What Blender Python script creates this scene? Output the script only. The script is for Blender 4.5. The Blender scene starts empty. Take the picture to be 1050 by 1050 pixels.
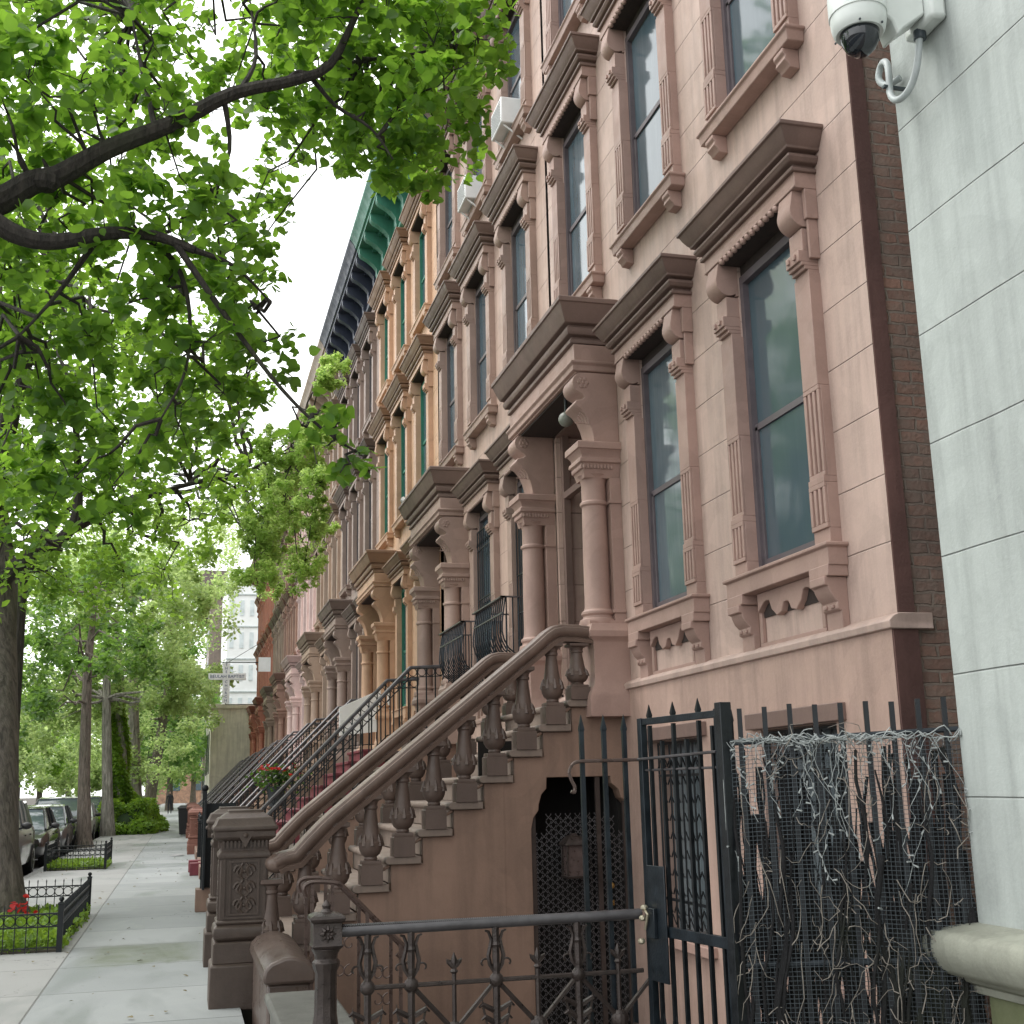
import bpy, bmesh, math, random
from math import sin, cos, pi, radians
from mathutils import Vector, Matrix
import numpy as np
random.seed(7)
SC = bpy.context.scene
COL = SC.collection

# ------------------------------------------------------------------ camera
def make_camera():
    yaw, pit, rol = radians(15.0538), radians(12.6445), radians(-1.3281)
    f = Vector((sin(yaw)*cos(pit), cos(yaw)*cos(pit), sin(pit)))
    r = Vector((cos(yaw), -sin(yaw), 0)); u = r.cross(f)
    r2 = r*cos(rol)+u*sin(rol); u2 = -r*sin(rol)+u*cos(rol)
    cd = bpy.data.cameras.new('camera'); co = bpy.data.objects.new('camera', cd); COL.objects.link(co)
    m = Matrix((r2, u2, -f)).transposed().to_4x4(); m.translation = Vector((0, 0, 1.6))
    co.matrix_world = m
    cd.sensor_width = 36; cd.lens = 1249.823/1050*36
    cd.clip_start = 0.05; cd.clip_end = 4000
    SC.camera = co
make_camera()

# ------------------------------------------------------------------ mesh builder
def wloc(o):
    v = Vector((0, 0, 0))
    while o is not None:
        v = v+o.location; o = o.parent
    return v
class MB:
    def __init__(s): s.v = []; s.f = []
    def add(s, vs, fs):
        n = len(s.v); s.v += [tuple(p) for p in vs]; s.f += [tuple(i+n for i in f) for f in fs]; return s
    def box(s, x0, x1, y0, y1, z0, z1):
        return s.add([(x0,y0,z0),(x1,y0,z0),(x1,y1,z0),(x0,y1,z0),(x0,y0,z1),(x1,y0,z1),(x1,y1,z1),(x0,y1,z1)],
                     [(0,3,2,1),(4,5,6,7),(0,1,5,4),(1,2,6,5),(2,3,7,6),(3,0,4,7)])
    def prism(s, pts, axis, a0, a1):
        mk = {'y': lambda p, a: (p[0], a, p[1]), 'x': lambda p, a: (a, p[0], p[1]), 'z': lambda p, a: (p[0], p[1], a)}[axis]
        n = len(pts)
        vs = [mk(p, a0) for p in pts]+[mk(p, a1) for p in pts]
        fs = [tuple(range(n)), tuple(range(2*n-1, n-1, -1))]+[(i, (i+1) % n, n+(i+1) % n, n+i) for i in range(n)]
        return s.add(vs, fs)
    def rings(s, rings, closed=True, caps=True):
        m = len(rings[0]); vs = [p for r in rings for p in r]; fs = []
        for k in range(len(rings)-1):
            for i in range(m if closed else m-1):
                a = k*m+i; b = k*m+(i+1) % m
                fs.append((a, b, b+m, a+m))
        if caps: fs += [tuple(range(m-1, -1, -1)), tuple(range((len(rings)-1)*m, len(rings)*m))]
        return s.add(vs, fs)
    def lathe(s, cx, cy, prof, n=14):
        return s.rings([[(cx+r*cos(2*pi*i/n), cy+r*sin(2*pi*i/n), z) for i in range(n)] for r, z in prof])
    def sq(s, cx, cy, prof):
        return s.rings([[(cx-r, cy-r, z), (cx+r, cy-r, z), (cx+r, cy+r, z), (cx-r, cy+r, z)] for r, z in prof])
    def mould(s, ya, yb, x0, prof):     # wrap a profile (projection, z) round three sides of a block on a wall
        return s.rings([[(x0, ya-p, z), (x0-p, ya-p, z), (x0-p, yb+p, z), (x0, yb+p, z)] for p, z in prof])
    def tube(s, pts, r, n=6):
        pts = [Vector(p) for p in pts]; m = len(pts)
        rs = r if isinstance(r, (list, tuple)) else [r]*m
        rings = []; up = None
        for i, p in enumerate(pts):
            t = (pts[min(i+1, m-1)]-pts[max(i-1, 0)])
            t = t.normalized() if t.length > 1e-9 else Vector((0, 0, 1))
            if up is None:
                up = Vector((0, 0, 1)) if abs(t.z) < .9 else Vector((0, 1, 0))
            a = t.cross(up)
            if a.length < 1e-5: a = t.cross(Vector((1, 0, 0)))
            a.normalize(); b = a.cross(t); up = b
            rings.append([tuple(p+a*(rs[i]*cos(2*pi*(k+.5)/n))+b*(rs[i]*sin(2*pi*(k+.5)/n))) for k in range(n)])
        return s.rings(rings)
    def ball(s, c, r, sx=1, sy=1, sz=1, n=10):
        prof = [(max(1e-4, r*sin(pi*k/(n//2+1))), -r*cos(pi*k/(n//2+1))) for k in range(n//2+2)]
        return s.rings([[(c[0]+q*cos(2*pi*i/n)*sx, c[1]+q*sin(2*pi*i/n)*sy, c[2]+z*sz) for i in range(n)] for q, z in prof])
    def sweep_xz(s, path, sec, y):      # path in the x-z plane, section (dy, dn)
        rings = []; m = len(path)
        for i, (x, z) in enumerate(path):
            def d(a, b):
                v = Vector((path[b][0]-path[a][0], path[b][1]-path[a][1])); return v.normalized()
            if i == 0: t = d(0, 1); k = 1
            elif i == m-1: t = d(m-2, m-1); k = 1
            else:
                t1, t2 = d(i-1, i), d(i, i+1); t = (t1+t2).normalized(); k = 1/max(.5, t.dot(t1))
            nx, nz = -t.y*k, t.x*k
            rings.append([(x+nx*dn, y+dy, z+nz*dn) for dy, dn in sec])
        return s.rings(rings)
    def mesh(s, name, off=Vector((0, 0, 0)), recalc=True, smooth=True, ang=32):
        me = bpy.data.meshes.new(name)
        vs = [(p[0]-off[0], p[1]-off[1], p[2]-off[2]) for p in s.v]
        me.from_pydata(vs, [], s.f)
        if recalc:
            bm = bmesh.new(); bm.from_mesh(me); bmesh.ops.recalc_face_normals(bm, faces=bm.faces); bm.to_mesh(me); bm.free()
        if smooth:
            me.polygons.foreach_set('use_smooth', [True]*len(me.polygons)); me.set_sharp_from_angle(angle=radians(ang))
        me.update(); return me
    def build(s, name, mat, parent=None, bevel=0, **kw):
        me = s.mesh(name, wloc(parent) if parent else Vector((0, 0, 0)), **kw)
        me.materials.append(mat)
        o = bpy.data.objects.new(name, me); COL.objects.link(o)
        if parent: o.parent = parent
        if bevel:
            b = o.modifiers.new('bevel', 'BEVEL'); b.width = bevel; b.segments = 2; b.limit_method = 'ANGLE'; b.angle_limit = radians(40)
        return o
def inst(name, me, mat, parent, loc=(0, 0, 0), bevel=0):
    o = bpy.data.objects.new(name, me); COL.objects.link(o); o.parent = parent; o.location = loc
    if mat is not None:
        if not me.materials: me.materials.append(mat)
        o.material_slots[0].link = 'OBJECT'; o.material_slots[0].material = mat
    if bevel:
        b = o.modifiers.new('bevel', 'BEVEL'); b.width = bevel; b.segments = 2; b.limit_method = 'ANGLE'; b.angle_limit = radians(40)
    return o
def tag(o, label=None, cat=None, group=None, kind=None):
    if label: o['label'] = label
    if cat: o['category'] = cat
    if group: o['group'] = group
    if kind: o['kind'] = kind
    return o
def thing(name, loc, label, cat, group=None):
    o = bpy.data.objects.new(name, None); COL.objects.link(o); o.location = loc; o.empty_display_size = .2
    return tag(o, label, cat, group)

# ------------------------------------------------------------------ materials
def newmat(name):
    m = bpy.data.materials.new(name); m.use_nodes = True; nt = m.node_tree; nt.nodes.clear()
    out = nt.nodes.new('ShaderNodeOutputMaterial'); return m, nt, out
class NT:
    def __init__(s, nt): s.nt = nt
    def n(s, t, **k):
        x = s.nt.nodes.new(t)
        for a, b in k.items(): setattr(x, a, b)
        return x
    def l(s, a, b): s.nt.links.new(a, b)
    def set(s, sock, v):
        if hasattr(v, 'is_linked') or isinstance(v, bpy.types.NodeSocket): s.l(v, sock)
        else: sock.default_value = v
    def math(s, op, a, b=None, c=None, clamp=False):
        x = s.n('ShaderNodeMath', operation=op); x.use_clamp = clamp; s.set(x.inputs[0], a)
        if b is not None: s.set(x.inputs[1], b)
        if c is not None: s.set(x.inputs[2], c)
        return x.outputs[0]
    def noise(s, vec, scale, detail=4, rough=.55, dist=0):
        x = s.n('ShaderNodeTexNoise'); s.l(vec, x.inputs['Vector']); x.inputs['Scale'].default_value = scale
        x.inputs['Detail'].default_value = detail; x.inputs['Roughness'].default_value = rough; x.inputs['Distortion'].default_value = dist
        return x.outputs['Fac']
    def ramp(s, fac, stops):
        x = s.n('ShaderNodeValToRGB'); s.l(fac, x.inputs[0]); e = x.color_ramp.elements
        while len(e) < len(stops): e.new(.5)
        for i, (p, c) in enumerate(stops):
            e[i].position = p; e[i].color = (c, c, c, 1) if not hasattr(c, '__len__') else (*c, 1)
        return x.outputs[0]
    def mix(s, fac, a, b, blend='MIX'):
        x = s.n('ShaderNodeMix', data_type='RGBA', blend_type=blend); s.set(x.inputs[0], fac)
        for sock, v in ((x.inputs[6], a), (x.inputs[7], b)):
            if isinstance(v, (tuple, list)): sock.default_value = (*v, 1) if len(v) == 3 else v
            else: s.l(v, sock)
        return x.outputs[2]
    def mapping(s, vec, scale):
        x = s.n('ShaderNodeMapping'); s.l(vec, x.inputs[0]); x.inputs['Scale'].default_value = scale; return x.outputs[0]
    def bump(s, h, strength, dist, normal=None):
        x = s.n('ShaderNodeBump'); s.l(h, x.inputs['Height']); x.inputs['Strength'].default_value = strength; x.inputs['Distance'].default_value = dist
        if normal is not None: s.l(normal, x.inputs['Normal'])
        return x.outputs[0]
def dark(c, k): return tuple(min(1, x*k) for x in c)
def stone(name, col, joints=None, rough=.6, stain=.75, bump=.35, streak=True, joint_axis='z', green=None):
    """painted or bare masonry: stains, fine grain, optional course joints (spacing, offset)"""
    m, nt, out = newmat(name); N = NT(nt)
    geo = N.n('ShaderNodeNewGeometry'); P = geo.outputs['Position']
    big = N.noise(P, .9, 5, .6); mid = N.noise(P, 5, 5, .65, .3); fine = N.noise(P, 60, 4, .6)
    c = N.mix(N.ramp(big, [(.35, 0), (.68, 1)]), dark(col, stain), dark(col, 1.08))
    c = N.mix(N.math('MULTIPLY', N.ramp(mid, [(.42, 0), (.72, 1)]), .35), c, dark(col, .72))
    pt = N.noise(P, 1.7, 2, .4, 1.2)
    c = N.mix(N.math('MULTIPLY', N.ramp(pt, [(.56, 0), (.575, 1)]), .22), c, dark(col, 1.22)); c = N.mix(N.math('MULTIPLY', N.ramp(pt, [(.38, 1), (.39, 0)]), .22), c, dark(col, .6))
    if streak:
        st = N.noise(N.mapping(P, (7, 7, .55)), 1.3, 5, .6)
        c = N.mix(N.math('MULTIPLY', N.ramp(st, [(.44, 0), (.7, 1)]), .55), c, dark(col, .55))
    c = N.mix(N.math('MULTIPLY', N.ramp(fine, [(.4, 0), (.8, 1)]), .22), c, dark(col, 1.25))
    h = N.math('ADD', N.math('MULTIPLY', fine, .25), N.math('MULTIPLY', mid, 1.0))
    nrm = None
    if joints:
        sp, off = joints
        sep = N.n('ShaderNodeSeparateXYZ'); N.l(P, sep.inputs[0])
        wob = N.math('MULTIPLY', N.math('SUBTRACT', N.noise(P, 1.5, 2), .5), .012)
        def line(v, sp, off, w):
            fr = N.math('FRACT', N.math('DIVIDE', N.math('SUBTRACT', N.math('ADD', v, wob), off), sp))
            d = N.math('MULTIPLY', N.math('MINIMUM', fr, N.math('SUBTRACT', 1.0, fr)), sp)
            return N.math('SUBTRACT', 1.0, N.math('SMOOTH_MIN', N.math('DIVIDE', d, w), 1.0, .1), clamp=True)
        z = sep.outputs[2]
        j = line(z, sp, off, .006)
        j = N.math('MULTIPLY', j, N.math('GREATER_THAN', z, 2.5 if joint_axis == 'z' else -5))
        k = N.math('MULTIPLY', j, N.ramp(N.noise(P, 2.3, 3), [(.35, .25), (.6, 1)]))
        c = N.mix(N.math('MULTIPLY', k, .75), c, dark(col, .3))
        nrm = N.bump(N.math('MULTIPLY', j, -1.0), .8, .01)
    if green:
        sep2 = N.n('ShaderNodeSeparateXYZ'); N.l(P, sep2.inputs[0])
        g = N.ramp(sep2.outputs[2], [(0, 1), (green, 0)])
        c = N.mix(N.math('MULTIPLY', g, N.ramp(mid, [(.2, .5), (.6, 1)])), c, (.11, .13, .045))
    b = N.bump(h, bump, .012, nrm)
    p = N.n('ShaderNodeBsdfPrincipled'); N.l(c, p.inputs['Base Color']); N.l(b, p.inputs['Normal'])
    N.l(N.ramp(mid, [(.3, rough-.1), (.7, rough+.15)]), p.inputs['Roughness'])
    N.l(p.outputs[0], out.inputs[0]); return m
def brick(name, c1=(.36, .20, .15), c2=(.24, .145, .115), mortar=(.30, .24, .20), face='x'):
    m, nt, out = newmat(name); N = NT(nt)
    geo = N.n('ShaderNodeNewGeometry'); P = geo.outputs['Position']
    sep = N.n('ShaderNodeSeparateXYZ'); N.l(P, sep.inputs[0]); cb = N.n('ShaderNodeCombineXYZ')
    nz = N.noise(P, 9, 3); w = N.math('MULTIPLY', N.math('SUBTRACT', nz, .5), .035)
    N.l(N.math('ADD', sep.outputs[0 if face == 'x' else 1], w), cb.inputs[0]); N.l(N.math('ADD', sep.outputs[2], w), cb.inputs[1])
    br = N.n('ShaderNodeTexBrick'); N.l(cb.outputs[0], br.inputs['Vector'])
    br.inputs['Color1'].default_value = (*c1, 1); br.inputs['Color2'].default_value = (*c2, 1); br.inputs['Mortar'].default_value = (*mortar, 1)
    br.inputs['Scale'].default_value = 1; br.inputs['Brick Width'].default_value = .21; br.inputs['Row Height'].default_value = .072
    br.inputs['Mortar Size'].default_value = .009; br.inputs['Mortar Smooth'].default_value = .4
    mid = N.noise(P, 6, 5, .7)
    c = N.mix(N.math('MULTIPLY', N.ramp(mid, [(.42, 0), (.6, 1)]), .6), br.outputs['Color'], (.27, .215, .18))
    c = N.mix(N.math('MULTIPLY', N.ramp(N.noise(P, 1.4, 4), [(.4, 0), (.65, 1)]), .55), c, (.11, .08, .07))
    h = N.math('ADD', N.math('MULTIPLY', br.outputs['Fac'], -1.0), N.math('MULTIPLY', N.noise(P, 35, 4), .7))
    p = N.n('ShaderNodeBsdfPrincipled'); N.l(c, p.inputs['Base Color']); N.l(N.bump(h, .9, .015), p.inputs['Normal']); p.inputs['Roughness'].default_value = .85
    N.l(p.outputs[0], out.inputs[0]); return m
def simple(name, col, rough=.5, metal=0, var=.25, scale=8, bump=.1, spec=None, emit=0):
    m, nt, out = newmat(name); N = NT(nt)
    tc = N.n('ShaderNodeTexCoord'); P = tc.outputs['Object']
    a = N.noise(P, scale, 4, .6)
    c = N.mix(N.ramp(a, [(.3, 0), (.7, 1)]), dark(col, 1-var), dark(col, 1+var*.5))
    p = N.n('ShaderNodeBsdfPrincipled'); N.l(c, p.inputs['Base Color']); p.inputs['Metallic'].default_value = metal
    N.l(N.ramp(a, [(.3, max(0.02, rough-.08)), (.7, min(1, rough+.12))]), p.inputs['Roughness'])
    if spec is not None: p.inputs['Specular IOR Level'].default_value = spec
    if bump: N.l(N.bump(N.noise(P, scale*6, 3), bump, .005), p.inputs['Normal'])
    N.l(p.outputs[0], out.inputs[0]); return m
def glass(name, col=(.035, .06, .07), rough=.06, curtain=.35):
    m, nt, out = newmat(name); N = NT(nt)
    geo = N.n('ShaderNodeNewGeometry'); P = geo.outputs['Position']
    a = N.noise(N.mapping(P, (1, 1.2, .5)), 1.7, 4, .6, .4); folds = N.noise(N.mapping(P, (30, 30, .6)), 1, 2)
    oi = N.n('ShaderNodeObjectInfo'); curtain = N.math('MULTIPLY', N.math('POWER', oi.outputs['Random'], 1.5), curtain*2.4)
    c = N.mix(N.math('MULTIPLY', N.ramp(a, [(.35, 0), (.65, 1)]), N.math('MULTIPLY', N.ramp(folds, [(.3, .3), (.7, 1)]), curtain)), col, (.26, .32, .36))
    p = N.n('ShaderNodeBsdfPrincipled'); N.l(c, p.inputs['Base Color']); p.inputs['Roughness'].default_value = rough
    p.inputs['IOR'].default_value = 1.5; p.inputs['Specular IOR Level'].default_value = .8
    N.l(N.bump(N.noise(P, 2.2, 2), .12, .02), p.inputs['Normal'])
    N.l(p.outputs[0], out.inputs[0]); return m
def leafmat(name, lo, hi, trans, tfac=.5, patch=1.2):
    m, nt, out = newmat(name); N = NT(nt)
    geo = N.n('ShaderNodeNewGeometry'); P = geo.outputs['Position']
    rnd = geo.outputs['Random Per Island']; big = N.noise(P, patch, 3)
    f = N.math('ADD', N.math('MULTIPLY', rnd, .55), N.math('MULTIPLY', N.ramp(big, [(.35, 0), (.65, 1)]), .45))
    c = N.mix(f, lo, hi); t = N.mix(f, dark(trans, .55), trans)
    p = N.n('ShaderNodeBsdfPrincipled'); N.l(c, p.inputs['Base Color']); p.inputs['Roughness'].default_value = .45
    tr = N.n('ShaderNodeBsdfTranslucent'); N.l(t, tr.inputs[0])
    mx = N.n('ShaderNodeMixShader'); mx.inputs[0].default_value = tfac; N.l(p.outputs[0], mx.inputs[1]); N.l(tr.outputs[0], mx.inputs[2])
    N.l(mx.outputs[0], out.inputs[0]); return m
def barkmat(name, col, sc=1):
    m, nt, out = newmat(name); N = NT(nt)
    tc = N.n('ShaderNodeTexCoord'); P = tc.outputs['Object']
    a = N.noise(N.mapping(P, (9*sc, 9*sc, 1.2*sc)), 1.6, 6, .7, .6); g = N.noise(P, 1.2, 3)
    c = N.mix(N.ramp(a, [(.35, 0), (.65, 1)]), dark(col, .35), dark(col, 1.25))
    c = N.mix(N.math('MULTIPLY', N.ramp(g, [(.5, 0), (.7, 1)]), .3), c, (.07, .09, .04))
    p = N.n('ShaderNodeBsdfPrincipled'); N.l(c, p.inputs['Base Color']); p.inputs['Roughness'].default_value = .9
    N.l(N.bump(a, 1, .04), p.inputs['Normal']); N.l(p.outputs[0], out.inputs[0]); return m

M = {}
M['glass'] = glass('window_glass', (.065, .10, .122), .09, .34); M['glass_dark'] = glass('dark_glass', (.015, .02, .022), .08, .1)
M['soot_shade'] = simple('soot_and_shade', (.045, .032, .028), .85, 0, .5, 20, .5)  # soot tone that also paints in shade at soffits, heads and aprons
M['iron'] = simple('black_iron', (.012, .015, .018), .4, .3, .4, 20, .3)
M['iron_navy'] = simple('blue_black_iron', (.016, .023, .030), .35, .3, .4, 12, .3)
M['iron_brown'] = simple('bronze_painted_iron', (.05, .038, .034), .33, .35, .4, 20, .5)
M['rail_brown'] = simple('brown_painted_handrail', (.10, .068, .058), .28, .3, .3, 20, .3)
M['white'] = simple('white_painted', (.78, .79, .78), .5, 0, .1, 6, .1)
M['dark'] = simple('void_shade', (.012, .01, .009), .9, 0, .3, 5, 0)

# ------------------------------------------------------------------ setting: ground
def sheet(name, x0, x1, y0, y1, z, mat, nx=1, ny=1):
    mb = MB()
    for i in range(nx+1):
        for j in range(ny+1): mb.v.append((x0+(x1-x0)*i/nx, y0+(y1-y0)*j/ny, z))
    for i in range(nx):
        for j in range(ny):
            a = i*(ny+1)+j; mb.f.append((a, a+ny+1, a+ny+2, a+1))
    o = mb.build(name, mat, recalc=False, smooth=False); tag(o, kind='structure'); return o
def sidewalk_mat():
    m, nt, out = newmat('worn_concrete_flags'); N = NT(nt)
    geo = N.n('ShaderNodeNewGeometry'); P = geo.outputs['Position']
    sep = N.n('ShaderNodeSeparateXYZ'); N.l(P, sep.inputs[0]); X, Y = sep.outputs[0], sep.outputs[1]
    big = N.noise(P, .7, 5, .6, .4); mid = N.noise(P, 4, 5, .65); fine = N.noise(P, 90, 3)
    right = N.math('GREATER_THAN', X, -1.08)
    fy = N.math('DIVIDE', N.math('ADD', Y, N.math('MULTIPLY', right, .01)), 1.62)
    iy = N.math('FLOOR', fy); wn = N.n('ShaderNodeTexWhiteNoise', noise_dimensions='2D')
    cb = N.n('ShaderNodeCombineXYZ'); N.l(iy, cb.inputs[0]); N.l(right, cb.inputs[1]); N.l(cb.outputs[0], wn.inputs[0])
    t = N.math('ADD', N.math('MULTIPLY', wn.outputs[0], .45), N.math('MULTIPLY', big, .55))
    base = N.mix(t, (.165, .183, .184), (.385, .402, .402))
    base = N.mix(N.math('MULTIPLY', N.math('SUBTRACT', 1.0, right), .55), base, (.31, .30, .285))
    wet = N.ramp(N.noise(N.mapping(P, (1.1, .35, 1)), .9, 4, .6, .8), [(.5, 0), (.64, 1)])
    base = N.mix(N.math('MULTIPLY', wet, .6), base, (.10, .12, .115))
    # algae-green worn patch on one flag
    def band(v, a, b, s):
        return N.math('MULTIPLY', N.math('DIVIDE', N.math('SUBTRACT', v, a), s, clamp=True), N.math('DIVIDE', N.math('SUBTRACT', b, v), s, clamp=True), clamp=True)
    yw = N.math('ADD', Y, N.math('MULTIPLY', N.math('SUBTRACT', mid, .5), .7))
    alg = N.math('MULTIPLY', band(yw, 12.85, 14.75, .3), band(X, -1.0, .3, .25))
    base = N.mix(N.math('MULTIPLY', alg, N.ramp(mid, [(.25, .35), (.6, .85)])), base, (.105, .125, .075))
    def line(v, w):
        fr = N.math('FRACT', v); d = N.math('MINIMUM', fr, N.math('SUBTRACT', 1.0, fr)); return N.math('SUBTRACT', 1.0, N.math('DIVIDE', d, w), clamp=True)
    jl = line(fy, .009)
    jx = N.math('SUBTRACT', 1.0, N.math('DIVIDE', N.math('ABSOLUTE', N.math('ADD', X, 1.08)), .014), clamp=True)
    j = N.math('MAXIMUM', jl, jx)
    vo = N.n('ShaderNodeTexVoronoi', feature='DISTANCE_TO_EDGE'); wp = N.n('ShaderNodeVectorMath', operation='ADD'); nzv = N.n('ShaderNodeTexNoise'); nzv.inputs['Scale'].default_value = 2.5; N.l(P, nzv.inputs['Vector']); N.l(P, wp.inputs[0]); N.l(nzv.outputs['Color'], wp.inputs[1]); N.l(wp.outputs[0], vo.inputs['Vector']); vo.inputs['Scale'].default_value = .33
    ck = N.math('MULTIPLY', N.math('SUBTRACT', 1.0, N.math('DIVIDE', vo.outputs['Distance'], .0035), clamp=True), N.ramp(N.noise(P, .35, 2), [(.5, 0), (.55, 1)]))
    base = N.mix(N.math('MULTIPLY', ck, .7), base, (.06, .06, .055))
    base = N.mix(N.math('MULTIPLY', j, .8), base, (.045, .045, .04))
    base = N.mix(N.math('MULTIPLY', N.ramp(fine, [(.45, 0), (.8, 1)]), .25), base, (.4, .4, .39))
    sp = N.ramp(N.noise(P, 16, 2), [(.69, 0), (.72, 1)]); base = N.mix(N.math('MULTIPLY', sp, .28), base, (.07, .07, .065))
    p = N.n('ShaderNodeBsdfPrincipled'); N.l(base, p.inputs['Base Color'])
    N.l(N.ramp(wet, [(0, .8), (1, .45)]), p.inputs['Roughness'])
    N.l(N.bump(N.math('ADD', N.math('MULTIPLY', fine, .3), N.math('MULTIPLY', j, -2)), .4, .008), p.inputs['Normal'])
    N.l(p.outputs[0], out.inputs[0]); return m
M['asphalt'] = simple('asphalt', (.055, .056, .058), .75, 0, .35, 3, .5)
M['earth'] = simple('earth', (.07, .06, .045), .9, 0, .4, 2, .5)
M['kerb'] = stone('kerb_granite', (.26, .26, .25), None, .7, .8)
M['walk'] = sidewalk_mat()
M['areaway'] = stone('areaway_paving', (.17, .155, .14), None, .75, .7)
sheet('ground', -900, 900, -60, 2500, -.75, M['earth'])
sheet('road', -12.4, -3.1, -20, 420, -.12, M['asphalt'])
o = MB().box(-2.95, .48, -20, 420, -.7, 0).build('sidewalk', M['walk'], smooth=False); tag(o, kind='structure')
mb = MB()
for k in range(160): mb.box(-3.1, -2.952, -20+k*2.5, -20+k*2.5+2.49, -.7, .004)
tag(mb.build('kerb', M['kerb'], bevel=.015), kind='structure')
o = MB().box(-17, -12.4, -20, 420, -.7, 0).build('pavement', M['walk'], smooth=False); tag(o, kind='structure')
o = MB().box(.482, 3.9, 12.15, 420, -.7, -.004).build('front_yard_paving', M['areaway'], smooth=False); tag(o, kind='structure')
o = MB().box(.482, 3.9, -20, 5.85, -.7, -.004).build('forecourt_paving', M['areaway'], smooth=False); tag(o, kind='structure')
o = MB().box(.482, 3.9, 5.852, 12.148, -.74, -.6).build('areaway_floor', M['areaway'], smooth=False); tag(o, kind='structure')

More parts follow.
